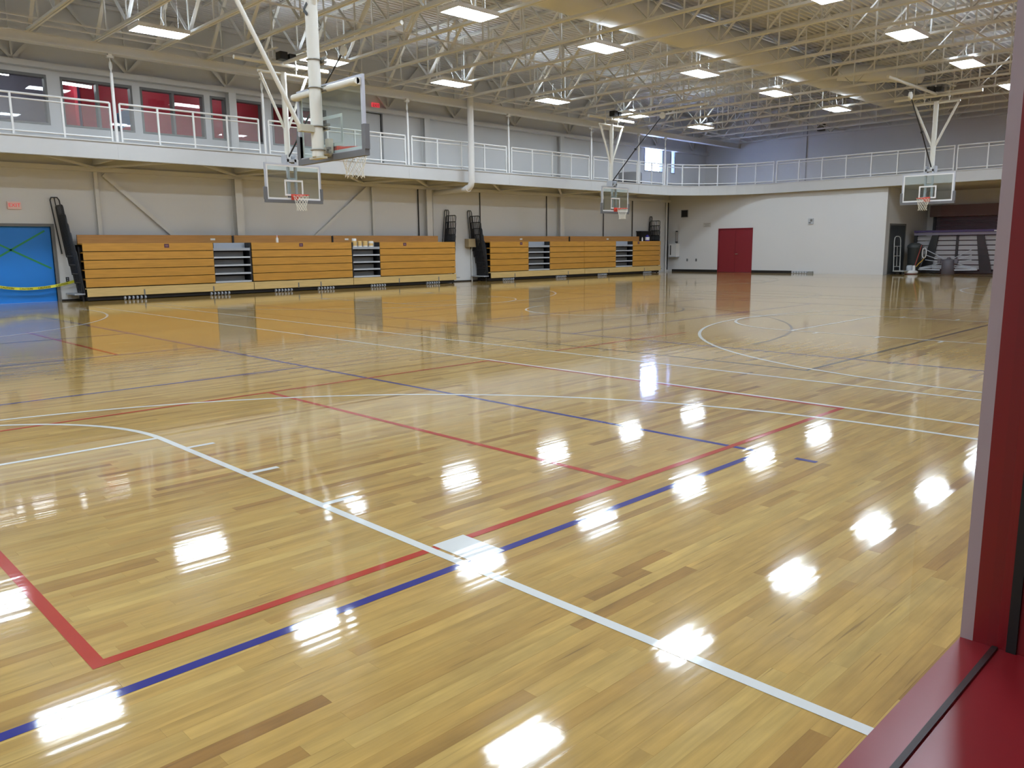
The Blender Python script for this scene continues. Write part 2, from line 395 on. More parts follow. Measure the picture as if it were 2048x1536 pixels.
# corridor behind the window, where the camera stands
mb = MB().box(-2.6, 3.2, -2.4, -2.3, 0, 2.7).box(-2.7, -2.6, -2.4, 0.2, 0, 2.7).box(3.2, 3.3, -2.4, 0.2, 0, 2.7)
structure('wall_corridor', mb, material('corridor_paint', (0.5, 0.47, 0.43), 0.7))
structure('floor_corridor', MB().box(-2.7, 3.3, -2.4, 0.2, -0.1, 0.0), material('corridor_carpet', (0.16, 0.15, 0.15), 0.95))
structure('ceiling_corridor', MB().box(-2.7, 3.3, -2.4, 0.2, 2.7, 2.8), material('corridor_ceiling', (0.7, 0.7, 0.68), 0.8))
lamp = thing('ceiling_panel_light', 'square ceiling panel light in the corridor behind the red window', 'light', (0.9, -1.1, 2.68))
MB().box(-0.32, 0.32, -0.32, 0.32, 0.0, 0.02).build('frame', WHITE, lamp)
MB().box(-0.28, 0.28, -0.28, 0.28, -0.004, 0.0).build('diffuser', emission_material('corridor_panel', (1, 0.95, 0.88, 1), 5.0), lamp)

# roof deck: fluted sheet running along the hall
mb = MB(); prof = []; yy = YN-0.2; pitch = 0.20
while yy < YW+0.2:
    prof += [(yy, ZD), (yy+0.07, ZD), (yy+0.09, ZD+0.09), (yy+0.18, ZD+0.09)]; yy += pitch
prof.append((yy, ZD)); n = len(prof)
vs = [(XL-0.2, a, b) for a, b in prof] + [(XU+0.3, a, b) for a, b in prof]
mb.add(vs, [(i, i+1, n+i+1, n+i) for i in range(n-1)])
mb.box(XL-0.2, XU+0.3, YN-0.3, YW+0.24, ZD+0.20, ZD+0.30)
ceiling = structure('ceiling', mb, DECK)

# ------------------------------------------------------------------ roof joists
JX = [1.05*v for v in (1.5, 3.05, 4.6, 6.13, 7.67, 9.18, 10.69, 12.23, 13.78, 15.33, 16.87, 18.41, 20.1, 21.77, 23.45, 25.2, 27.03, 28.9, 30.8, 32.7, 34.6, 36.5, 38.2, 39.9)]
DUCT_Y, DUCT_Z, DUCT_R = 14.6, 7.89, 0.48
def joist():
    r = thing('roof_joist', '', 'roof joist', (0, 0, 0), group='open web roof joists')
    y0, y1 = YN+0.05, YT+0.05
    c = MB()
    for s in (-1, 1): c.box(s*0.012 if s > 0 else -0.062, 0.062 if s > 0 else -0.012, y0, y1, ZB-0.03, ZB+0.035)
    c.build('bottom_chord', CREAM, r)
    c = MB()
    for s in (-1, 1): c.box(s*0.012 if s > 0 else -0.062, 0.062 if s > 0 else -0.012, y0, y1, ZD-0.075, ZD-0.005)
    c.build('top_chord', CREAM, r)
    # flute ends showing dark above the top chord
    zt = ZD-0.06; per = 3.0; k = 0; yb = y0+0.6
    vert = MB().box(-0.016, 0.016, -0.022, 0.022, ZB, zt).mesh('web_vertical', CREAM)
    da = MB()
    for s in (-1, 1): da.bar((s*0.022, 0, ZB), (s*0.022, per/2, zt), 0.018, 0.05, (1, 0, 0))
    da = da.mesh('web_diagonal', CREAM)
    db = MB()
    for s in (-1, 1): db.bar((s*0.022, 0, ZB), (s*0.022, -per/2, zt), 0.018, 0.05, (1, 0, 0))
    db = db.mesh('web_diagonal', CREAM)
    while yb < y1-0.3:
        for yv in (yb, yb+per/2):
            if yv < y1-0.2 and abs(yv-DUCT_Y) > DUCT_R+0.1: place('web_vertical', vert, r, (0, yv, 0))
        for me, s in ((da, 1), (db, -1)):
            mid = yb+s*per*0.25
            if y0 < yb+s*per/2 < y1 and abs(mid-DUCT_Y) > DUCT_R+0.35: place('web_diagonal', me, r, (0, yb, 0))
        yb += per
    MB().bar((0, y1-0.12, ZB), (0, y1-1.5, zt), 0.09, 0.05).build('end_diagonal', CREAM, r)
    return r
j0 = joist()
for i, x in enumerate(JX):
    o = j0 if i == 0 else copy_tree(j0)
    o.location = (x, 0, 0); o['label'] = 'cream open-web roof joist, %s from the far wall' % ordinal(len(JX)-1-i)
# dark openings of the deck flutes above each joist line (real short gaps in the sheet closure)
# bridging rods between the joists
for i, (yy, zz) in enumerate(((23.7, ZB+0.02), (23.25, ZB+0.06), (18.2, ZB+0.05), (7.6, ZB+0.05), (4.4, ZB+0.05), (18.2, ZD-0.12), (7.6, ZD-0.12))):
    w = ['nearest the long cream girder', 'second from the long cream girder', 'low between the two lamp rows by the bleachers', 'low above the middle of the hall', 'low on the near side of the hall', 'high between the two lamp rows by the bleachers', 'high above the middle of the hall'][i]
    tag(MB().bar((XL+0.1, yy, zz), (XU-0.02, yy, zz), 0.035, 0.035).build('bridging_rod', CREAM), 'thin cream bridging rod tying the joists, '+w, 'brace', 'joist bridging rods')
# girder carrying the joists above the track edge, and the truss along the bleacher wall
g = thing('roof_girder', 'long cream steel girder above the track railing carrying the joists', 'girder')
MB().box(XL, XU-0.01, YT-0.06, YT+0.24, 7.08, 7.108).build('top_flange', CREAM, g)
MB().box(XL, XU-0.01, YT-0.06, YT+0.24, 6.858, 6.89).build('bottom_flange', CREAM, g)
MB().box(XL, XU-0.01, YT-0.03, YT+0.21, 6.89, 7.08).build('web', CREAM, g)
g = thing('wall_truss', 'cream steel truss running along the top of the bleacher wall', 'truss')
MB().box(XL, XU-0.01, YW-0.26, YW-0.01, 6.64, 6.80).build('bottom_chord', CREAM, g)
MB().box(XL, XU-0.01, YW-0.2, YW-0.05, ZD-0.12, ZD-0.01).build('top_chord', CREAM, g)
dv = MB().box(-0.025, 0.025, YW-0.16, YW-0.10, 6.8, ZD-0.12).mesh('web_vertical', CREAM)
d1 = MB().bar((0, YW-0.13, 6.8), (1.6, YW-0.13, ZD-0.12), 0.06, 0.09).mesh('web_diagonal', CREAM)
d2 = MB().bar((0, YW-0.13, 6.8), (-1.6, YW-0.13, ZD-0.12), 0.06, 0.09).mesh('web_diagonal', CREAM)
for xx in (0.2, 3.4, 6.5, 9.57, 12.74, 16.0, 19.3, 22.74, 26.29, 29.97, 33.5, 37.2, 40.8):
    place('web_vertical', dv, g, (xx, 0, 0)); place('web_diagonal', d1, g, (xx, 0, 0)); place('web_diagonal', d2, g, (xx, 0, 0))
# round air duct threaded through the joists
duct = thing('air_duct', 'large round cream air duct threaded through the roof joists', 'duct')
MB().cyl((9.5, DUCT_Y, DUCT_Z), (XU-0.02, DUCT_Y, DUCT_Z), DUCT_R, 28).build('duct_body', DECK, duct)
band = MB().lathe((0, 0, 0), [(DUCT_R+0.004, -0.03), (DUCT_R+0.012, 0), (DUCT_R+0.004, 0.03)], 28).mesh('seam_band', DECK)
for xx in [10.5+2.4*k for k in range(12)]: place('seam_band', band, duct, (xx, DUCT_Y, DUCT_Z), (0, math.pi/2, 0))
tag(MB().tube([(31.1, 13.9, 7.85), (31.9, 12.5, 7.7), (32.9, 11.5, 7.6)], [0.3, 0.3, 0.26], 18).build('duct_branch', DECK), 'short cream duct branch leaving the round duct above the far hoop', 'duct')

# ------------------------------------------------------------------ high bay lamps
def high_bay():
    r = thing('high_bay_light', '', 'light', group='high bay ceiling lights')
    MB().box(-0.64, 0.64, -0.33, 0.33, 0.055, 0.10).box(-0.66, 0.66, -0.35, -0.33, 0.0, 0.10).box(-0.66, 0.66, 0.33, 0.35, 0.0, 0.10).box(-0.66, -0.64, -0.33, 0.33, 0.0, 0.10).box(0.64, 0.66, -0.33, 0.33, 0.0, 0.10).build('housing', WHITE, r)
    MB().add([(-0.64, -0.33, 0.012), (-0.64, 0.33, 0.012), (0.64, 0.33, 0.012), (0.64, -0.33, 0.012)], [(0, 1, 2, 3)]).build('diffuser', LAMPM, r)
    for s in (-1, 1): MB().cyl((s*0.5, 0, 0.10), (s*0.5, 0, 1.715), 0.006, 6).build('hanger_cable', WHITE, r)
    MB().tube([(0.1, 0.05, 0.10), (0.16, 0.08, 0.25), (0.10, 0.1, 0.42), (0.14, 0.1, 0.7)], 0.012, 6).build('power_cord', WHITE, r)
    MB().box(-0.25, 0.25, -0.06, 0.06, 0.10, 0.16).build('ballast', WHITE, r)
    for s in (-1, 1): MB().add([(-0.6, s*0.26-0.05, 0.103), (0.6, s*0.26-0.05, 0.103), (0.6, s*0.26+0.05, 0.103), (-0.6, s*0.26+0.05, 0.103)], [(0, 1, 2, 3)]).build('uplight_slot', UPM, r)
    return r
LX = [-6.5, -1.48, 3.66, 8.77, 13.6, 18.56, 23.67, 28.8, 34.1]; LY = [2.27, 8.72, 15.19, 21.75]
rows = ['row by the near wall', 'second row from near wall', 'third row from near wall', 'row nearest the bleachers']
l0 = high_bay(); first = True
for j, yy in enumerate(LY):
    for i, xx in enumerate(LX):
        o = l0 if first else copy_tree(l0); first = False
        o.location = (xx, yy, 6.98)
        o['label'] = 'lit high bay lamp, %s from the far wall, %s' % (ordinal(len(LX)-1-i), rows[j])

# ------------------------------------------------------------------ running track balcony
def inner_path(off, n=14):
    """plan path of the track's inner edge shifted outwards by off"""
    P = [(XL+0.01, YT+off), (XT-RC, YT+off)]
    P += [(XT-RC+(RC+off)*math.sin(math.radians(90*i/n)), YT-RC+(RC+off)*math.cos(math.radians(90*i/n))) for i in range(1, n+1)]
    return P + [(XT+off, YN+0.02)]
def sweep(mb, off0, off1, z0, z1):
    a, b = inner_path(off0), inner_path(off1); n = len(a)
    vs = [(x, y, z) for (x, y) in a for z in (z0, z1)] + [(x, y, z) for (x, y) in b for z in (z0, z1)]
    fs = []
    for i in range(n-1):
        p, q = 2*i, 2*n+2*i
        fs += [(p, p+1, p+3, p+2), (q, q+2, q+3, q+1), (p+1, q+1, q+3, p+3), (p, p+2, q+2, q)]
    fs += [(0, 2*n, 2*n+1, 1), (2*n-2, 2*n-1, 4*n-1, 4*n-2)]
    return mb.add(vs, fs)
track = thing('running_track', 'white-edged elevated running track balcony hung above the bleachers', 'balcony')
sweep(MB(), 0.0, 0.09, 4.023, ZT-0.02).build('fascia', FASCIA, track)
sweep(MB(), -0.03, 0.12, ZT-0.02, ZT+0.015).build('fascia_cap', FASCIA, track)
sweep(MB(), 0.0, 0.16, 4.008, 4.023).build('fascia_lip', material('lip_steel', (0.42, 0.40, 0.35), 0.5), track)  # lip in a duller tone than the fascia paint
P = inner_path(0.09); poly = P + [(XU-0.005, YN+0.02), (XU-0.005, YW-0.005), (XL+0.01, YW-0.005)]
MB().prism(poly, 4.25, ZT-0.03).build('deck', material('track_underside', (0.60, 0.58, 0.54), 0.7), track)
for xx in (8.4, 12.92, 18.66, 23.86, 29.17, 32.78): MB().box(xx-0.02, xx+0.02, YT-0.006, YT, 4.023, ZT-0.02).build('fascia_seam', FASCIA, track)
# joists and bracing under the deck
mb = MB()
MB().box(XL+0.01, XF-0.02, YW-0.14, YW-0.005, 3.84, 3.98).build('wall_ledger', CREAM, track)
br = MB().bar((0, YW-0.15, 3.95), (2.4, YT+0.16, 4.15), 0.09, 0.05).mesh('deck_brace', CREAM)
br2 = MB().bar((0, YW-0.15, 3.95), (-2.4, YT+0.16, 4.15), 0.09, 0.05).mesh('deck_brace', CREAM)
bs = MB().box(-0.05, 0.05, YT+0.1, YW-0.14, 4.04, 4.25).mesh('deck_beam', CREAM)
for xx in (4.0, 8.39, 12.87, 17.99, 21.2, 25.3, 29.4, 32.4, 35.5):
    place('deck_beam', bs, track, (xx, 0, 0))
    if xx < 33: place('deck_brace', br, track, (xx, 0, 0)); place('deck_brace', br2, track, (xx, 0, 0))

# railing panels on the track edge
def rail_panel(pts, label):
    """pts: plan positions of its posts"""
    r = thing('track_railing', label, 'railing', group='track railing panels')
    zt, zb = 5.546, ZT+0.06
    MB().tube([(x, y, zt) for x, y in pts], 0.030, 8).build('top_rail', WHITE, r)
    MB().tube([(x, y, zt-0.13) for x, y in pts], 0.022, 6).build('upper_rail', WHITE, r)
    MB().tube([(x, y, zb+0.05) for x, y in pts], 0.026, 6).build('bottom_rail', WHITE, r)
    for i, (x, y) in enumerate(pts): MB().bar((x, y, ZT+0.0155), (x, y, zt), 0.048, 0.048).build('post', WHITE, r)
    for (xa, ya), (xb, yb) in zip(pts, pts[1:]):
        MB().add([(xa, ya, zb+0.05), (xb, yb, zb+0.05), (xb, yb, zt-0.13), (xa, ya, zt-0.13)], [(0, 1, 2, 3)]).build('mesh_infill', MESHM, r)
    return r
def run_x(a, b, n): return [(a+(b-a)*i/n, YT+0.04) for i in range(n+1)]
def run_y(a, b, n): return [(XT+0.04, a+(b-a)*i/n) for i in range(n+1)]
segs = [((3.25, 7.88, 4), 'leftmost white mesh railing panel in front of the dark upper windows'),
        ((8.13, 12.12, 4), 'white mesh railing panel in front of the red-lit upper windows'),
        ((12.45, 17.63, 5), 'white mesh railing panel seen through the nearest glass backboard'),
        ((17.92, 22.57, 4), 'white mesh railing panel crossed by the thick drain pipe'),
        ((22.87, 27.62, 4), 'white mesh railing panel just right of the thick drain pipe'),
        ((27.93, 31.10, 3), 'white mesh railing panel behind the mast of the farther hanging hoop'),
        ((31.33, 33.20, 2), 'short white mesh railing panel in front of the daylight window')]
for (a, b, n), lb in segs: rail_panel(run_x(1.05*a, 1.05*b, n), lb)
cp = [(XT-RC+(RC+0.04)*math.sin(t), YT-RC+(RC+0.04)*math.cos(t)) for t in [math.radians(13+77*i/6) for i in range(7)]]
rail_panel(cp, 'curved white mesh railing panel at the corner of the track')
rail_panel(run_y(20.0, 11.84, 7), 'long white mesh railing panel along the far wall')
rail_panel(run_y(11.71, 3.5, 7), 'white mesh railing panel at the right above the storage recess')
# hanger rods from the girder
h0 = None
for i, (x, y) in enumerate(((8.4, YT+0.04), (12.92, YT+0.04), (18.66, YT+0.04), (23.86, YT+0.04), (29.17, YT+0.04), (32.78, YT+0.04), (34.92, YT-0.03))):
    if h0 is None:
        h0 = thing('track_hanger', '', 'hanger', group='track hanger posts')
        MB().cyl((0, 0, ZT+0.016), (0, 0, 6.354), 0.045, 12).build('sleeve', WHITE, h0)
        MB().cyl((0, 0, 6.354), (0, 0, 6.753), 0.016, 8).build('threaded_rod', CREAM, h0)
        MB().tube([(0.0, 0, 6.40), (0.03, 0, 6.48), (0.035, 0, 6.55), (0.03, 0, 6.62), (0.0, 0, 6.70), (-0.03, 0, 6.62), (-0.035, 0, 6.55), (-0.03, 0, 6.48)], 0.011, 6, closed=True).build('turnbuckle', CREAM, h0)
        MB().box(-0.09, 0.09, -0.05, 0.05, 6.753, 6.81).box(-0.05, 0.05, -0.05, 0.05, 6.81, 6.858).build('clevis_plate', CREAM, h0)
        o = h0
    else: o = copy_tree(h0)
    o.location = (x, y, 0)
    o['label'] = 'white hanger post from girder to track, %s from the left' % ordinal(i)
# thick drain pipe with elbow
dp = thing('drain_pipe', 'thick white drain pipe in front of the track turning towards the wall', 'pipe')
MB().tube([(21.47, 24.06, ZD-0.01), (21.47, 24.06, 4.05), (21.47, 24.10, 3.89), (21.47, 24.22, 3.79), (21.48, 24.45, 3.75)], 0.12, 18).build('down_pipe', WHITE, dp)
MB().cyl((21.48, 24.45, 3.75), (21.62, YW-0.02, 3.72), 0.105, 16).build('cross_pipe', CREAM, dp)
MB().cyl((21.475, 24.26, 3.775), (21.48, 24.38, 3.76), 0.14, 18).build('elbow_collar', WHITE, dp)

# columns and diagonal braces on the bleacher wall
def wall_column(x, w, d, z0, z1, label):
    r = thing('wall_column', label, 'column', (x, YW, 0), group='steel columns on the bleacher wall')
    for a, b in ([(z0, 3.83), (ZT-0.028, z1-0.002)] if z1 > 5 else [(z0, z1-0.01)]):
        MB().box(-w/2, w/2, -d, -d+0.02, a, b).build('front_flange', CREAM, r)
        MB().box(-0.01, 0.01, -d+0.02, -0.02, a, b).build('web', CREAM, r)
        MB().box(-w/2, w/2, -0.02, -0.002, a, b).build('rear_flange', CREAM, r)
wall_column(8.39, 0.11, 0.12, 0, 3.84, 'thin cream column behind the left end of the long bleachers')
wall_column(12.87, 0.26, 0.26, 0, 6.64, 'wide cream column behind the long bleachers left of the hoop')
wall_column(18.46, 0.11, 0.12, 0, 3.84, 'thin cream column where the right diagonal brace ends')
wall_column(21.15, 0.28, 0.26, 0, 6.64, 'wide cream column behind the right end of the long bleachers')
wall_column(29.35, 0.28, 0.26, 0, 6.64, 'wide cream column behind the far bleachers')
for (xa, za, xb, zb, lb) in ((8.63, 3.77, 12.4, 0.3, 'diagonal cream wall brace left of the hanging hoop'), (18.2, 3.77, 13.4, 0.0, 'diagonal cream wall brace right of the hanging hoop')):
    tag(MB().bar((xa, YW-0.08, za), (xb, YW-0.08, zb), 0.10, 0.12).build('wall_brace', CREAM), lb, 'brace', 'diagonal wall braces')
for i, (xx, r_, z0, mt) in enumerate(((20.72, 0.025, 0.0, DARK), (21.5, 0.04, 1.0, CREAM), (24.15, 0.022, 0.0, DARK), (28.45, 0.022, 0.0, DARK), (32.75, 0.022, 0.0, DARK), (35.2, 0.022, 0.0, DARK), (38.52, 0.03, 0.1, DARK))):
    lb = ['dark conduit beside the wide column at the right end of the long bleachers', 'cream pipe right of the wide column above the long bleachers', 'dark conduit rising between the two bleacher banks', 'dark conduit left of the wide column behind the far bleachers',
          'dark conduit right of the wide column behind the far bleachers', 'dark conduit under the second far hoop', 'dark conduit standing in the far corner of the hall'][i]
    tag(MB().cyl((xx, YW-0.05, z0), (xx, YW-0.05, 3.84), r_, 8).build('wall_conduit', mt), lb, 'conduit', 'conduits on the bleacher wall')
tag(MB().cyl((38.30, YW-0.10, 0), (38.30, YW-0.10, 3.84), 0.05, 10).build('corner_pipe', WHITE), 'white vertical pipe in the far corner of the hall', 'pipe')

# ------------------------------------------------------------------ doors and windows
# blue sheeted doorway, left
d = MB().box(4.45, 4.55, YW-0.03, YW+0.2, 0, 2.28).box(7.05, 7.14, YW-0.03, YW+0.2, 0, 2.28).box(4.55, 7.05, YW-0.03, YW+0.2, 2.2, 2.28)
d.box(4.55, 7.05, YW+0.2, YW+0.24, -0.06, 2.2)  # backing panel added unseen behind the sheet to stop outside light leaking
door1 = structure('door_1', d, FRAMEG, 'grey door frame around the blue sheeting')
MB().box(4.56, 7.05, YW+0.08, YW+0.12, 0.0, 2.2).build('blue_sheet', BLUE, door1)
for a, b in (((5.1, 2.02), (6.98, 0.98)), ((4.85, 0.85), (6.90, 2.08))):
    MB().bar((a[0], YW+0.075, a[1]), (b[0], YW+0.075, b[1]), 0.05, 0.006, (0, -1, 0)).build('green_tape_strip', GREENT, door1)
# caution tape
ct = thing('caution_tape', 'sagging yellow caution tape strung across the blue doorway', 'tape')
def tape_at(s):  # s 0..1
    x = 4.0+3.52*s; return Vector((x, YW-0.10, 0.41+0.17*((x-6.3)/1.2)**2 if x > 6.3 else 0.41+0.19*((6.3-x)/1.0)**2*0.8))
n = 28; vs = []
for i in range(n+1):
    q = tape_at(i/n); vs += [(q.x, q.y, q.z-0.04), (q.x, q.y-0.01*math.sin(i), q.z+0.04)]
MB().add(vs, [(2*i, 2*i+2, 2*i+3, 2*i+1) for i in range(n)]).build('tape_band', YELLOW, ct)
for i in range(7):
    s = 0.09+i*0.135; q, q2 = tape_at(s-0.02), tape_at(s+0.02); a = math.atan2(q2.z-q.z, q2.x-q.x); q = tape_at(s)
    lettering('caution_lettering', 'CAUTION', 0.075, RUBBER, ct, (q.x, q.y-0.016, q.z), Euler((math.pi/2, -a, 0)))
# red double door in the far wall
d = MB().box(XF-0.02, XF+0.14, 21.33, 21.38, 0, 2.33).box(XF-0.02, XF+0.14, 23.32, 23.37, 0, 2.33).box(XF-0.02, XF+0.14, 21.38, 23.32, 2.28, 2.33)
d.box(XF+0.15, XF+0.29, 21.33, 23.37, -0.06, 2.33)  # solid panel hidden behind the leaves, put in against light leaks
door2 = structure('door_2', d, REDDOOR, 'maroon frame of the double door')
for a, b in ((21.385, 22.345), (22.355, 23.315)):
    lf = MB().box(XF+0.02, XF+0.07, a, b, 0.01, 2.275).build('door_leaf', REDDOOR, door2)
    hy = b-0.1 if a < 22 else a+0.1
    if a < 22: MB().box(XF-0.03, XF+0.02, hy-0.09, hy+0.06, 0.96, 0.99).build('door_handle', material('chrome', (0.7, 0.7, 0.7), 0.25, metal=0.9), lf)
# upstairs door beside the exit sign
d = MB().box(18.20, 18.25, YW-0.02, YW+0.1, ZT, 6.68).box(19.05, 19.12, YW-0.02, YW+0.1, ZT, 6.68).box(18.25, 19.05, YW-0.02, YW+0.1, 6.62, 6.68)
d.box(18.25, 19.05, YW+0.2, YW+0.24, ZT, 6.62)  # unseen panel behind the upstairs leaf, added to keep outside light out
door3 = structure('door_3', d, FRAMEG)
MB().box(18.26, 19.04, YW+0.04, YW+0.08, ZT+0.01, 6.61).build('door_leaf', material('grey_door', (0.62, 0.63, 0.64), 0.5), door3)
# storage side door
d = MB().box(39.10, 39.16, YR-0.02, YR+0.01, 0, 2.36).box(41.06, 41.13, YR-0.02, YR+0.01, 0, 2.36).box(39.16, 41.06, YR-0.02, YR+0.01, 2.28, 2.36)
door4 = structure('door_4', d, FRAMEG)
for a, b in ((39.165, 40.105), (40.115, 41.055)): MB().box(a, b, YR-0.008, YR-0.001, 0.01, 2.275).build('door_leaf', material('dark_green_door', (0.05, 0.06, 0.065), 0.4), door4)
# roll-up shutter at the back of the recess
rs = thing('roll_up_shutter', 'dark roll-up shutter with brown housing at the back of the storage recess', 'shutter')
MB().box(XR-0.45, XR-0.005, 8.6, 14.35, 2.72, 3.28).build('housing', material('brown_housing', (0.13, 0.07, 0.06), 0.5), rs)
slat = MB().box(XR-0.06, XR-0.02, 8.8, 14.15, 0.0, 0.145).mesh('slat', material('dark_slat', (0.055, 0.035, 0.05), 0.45))
for k in range(18): place('slat', slat, rs, (0, 0, 0.01+0.15*k))
for yy in (8.72, 14.22): MB().box(XR-0.12, XR-0.01, yy-0.06, yy+0.06, 0, 2.72).build('guide_rail', BLACK, rs)
# upper windows to the fitness rooms
k = 1
for a, b in UPW:
    m_ = MB().box(a, a+0.06, YW-0.015, YW+0.2, 5.1, 6.5).box(b-0.06, b, YW-0.015, YW+0.2, 5.1, 6.5).box(a+0.06, b-0.06, YW-0.015, YW+0.2, 6.42, 6.5).box(a+0.06, b-0.06, YW-0.015, YW+0.2, 5.1, 5.16)
    if b-a > 1.8: m_.box((a+b)/2-0.035, (a+b)/2+0.035, YW-0.015, YW+0.2, 5.16, 6.42)
    w = structure('window_%d' % k, m_, FRAMEG)
    cuts = [a+0.06, b-0.06] if b-a <= 1.8 else [a+0.06, (a+b)/2-0.035, (a+b)/2+0.035, b-0.06]
    for c0, c1 in zip(cuts[::2], cuts[1::2]): MB().box(c0, c1, YW+0.09, YW+0.097, 5.16, 6.42).build('pane', GLASSW, w)
    k += 1
for i, (a, b) in enumerate(DAY):
    m_ = MB().box(a, a+0.05, YW-0.02, YW+0.2, 5.45, 6.75).box(b-0.05, b, YW-0.02, YW+0.2, 5.45, 6.75).box(a+0.05, b-0.05, YW-0.02, YW+0.2, 6.70, 6.75).box(a+0.05, b-0.05, YW-0.02, YW+0.2, 5.45, 5.50)
    w = structure('window_%d' % k, m_, material('blue_grey_frame', (0.10, 0.12, 0.16), 0.4)); k += 1
    MB().box(a+0.05, b-0.05, YW+0.09, YW+0.097, 5.50, 6.70).build('pane', GLASSW, w)
# rooms behind the upper windows
mb = MB().box(0, 17.2, 31.5, 31.7, 4.2, 8.0).box(0, 17.2, YW+0.24, 31.7, 4.1, 4.25).box(0, 17.2, YW+0.24, 31.7, 7.4, 7.6).box(-0.2, 0, YW+0.24, 31.7, 4.1, 7.6)
structure('wall_fitness_room', mb, material('fitness_room_paint', (0.24, 0.25, 0.32), 0.7))
mb = MB().box(9.3, 17.2, 30.0, 30.1, 4.25, 7.4).box(8.75, 8.85, 28.9, 31.5, 4.25, 7.4).box(17.1, 17.2, YW+0.24, 30.1, 4.25, 7.4)
structure('wall_red_partition', mb, REDW)
strip = None
for i, (x, y, z, rz, lb) in enumerate(((5.2, 28.5, 6.75, 0.15, 'blue-white strip light inside the leftmost upper window'), (6.6, 29.8, 7.0, 0.15, 'blue-white strip light deep inside the leftmost upper windows'),
        (3.6, 29.0, 7.1, 0.15, 'blue-white strip light at the left end of the upper room'), (8.3, 28.9, 6.9, 0.15, 'upper of two strip lights in the second upper window'), (8.5, 28.2, 6.62, 0.15, 'lower of two strip lights in the second upper window'),
        (11.3, 28.6, 7.25, 0.1, 'strip light in front of the red partition, left'), (14.2, 28.6, 7.25, 0.1, 'strip light in front of the red partition, right'))):
    if strip is None:
        strip = thing('strip_light', '', 'light', group='fitness room strip lights')
        MB().box(-0.62, 0.62, -0.07, 0.07, 0.03, 0.09).build('housing', WHITE, strip)
        MB().cyl((-0.6, 0, 0), (0.6, 0, 0), 0.045, 10).build('tube', TUBEM, strip)
        o = strip
    else: o = copy_tree(strip)
    o.location = (x, y, z); o.rotation_euler = (0, 0, rz); o['label'] = lb
tm = thing('treadmill', 'dark exercise machine with tilted screen behind the third upper window', 'exercise machine', (10.5, 28.2, 4.25), 0.3)
MB().box(-0.35, 0.35, -0.8, 0.8, 0.05, 0.25).build('running_deck', BLACK, tm)
for s in (-1, 1): MB().bar((s*0.34, 0.6, 0.2), (s*0.30, 0.8, 1.45), 0.06, 0.08).build('upright', GREY, tm)
MB().bar((0, 0.76, 1.35), (0, 0.86, 1.85), 0.7, 0.06, (1, 0, 0)).build('screen', material('blue_screen', (0.05, 0.2, 0.4), 0.3), tm)

# near window: frame, gasket, pane
wn = MB()
GX, GZ, YG0, YG1 = WX1, 0.903, 0.2816, 0.13
wn.box(WX0, GX+0.05, YG1, YN, WZ0, GZ)                                  # sill
nw = structure('window_%d' % k, wn, REDFRAME)
MB().box(GX, GX+0.05, YG1, YG0, GZ, WZ1).build('jamb', REDFRAME, nw)
MB().box(WX0, WX0+0.05, YG1, YG0, GZ, WZ1).build('jamb', REDFRAME, nw)
MB().box(WX0+0.05, GX, YG1, YG0, WZ1-0.05, WZ1).build('head', REDFRAME, nw)
MB().box(WX0+0.05, GX-0.0035, 0.2505, 0.2575, GZ, GZ+0.0035).box(GX-0.0035, GX, 0.2300, 0.2415, GZ, WZ1-0.05).build('gasket', RUBBER, nw)
MB().add([(WX0+0.05, 0.247, GZ), (GX, 0.247, GZ), (GX, 0.247, WZ1-0.05), (WX0+0.05, 0.247, WZ1-0.05)], [(0, 1, 2, 3)]).build('pane', GLASSN, nw)
# black baseboard along the far wall
structure('baseboard_back', MB().box(XF-0.02, XF, 19.1, 21.32, 0, 0.13).box(XF-0.02, XF, 23.38, YW-0.3, 0, 0.13), BLACK)
structure('baseboard_left', MB().box(7.15, 24.0, YW-0.015, YW, 0, 0.05), DARK)

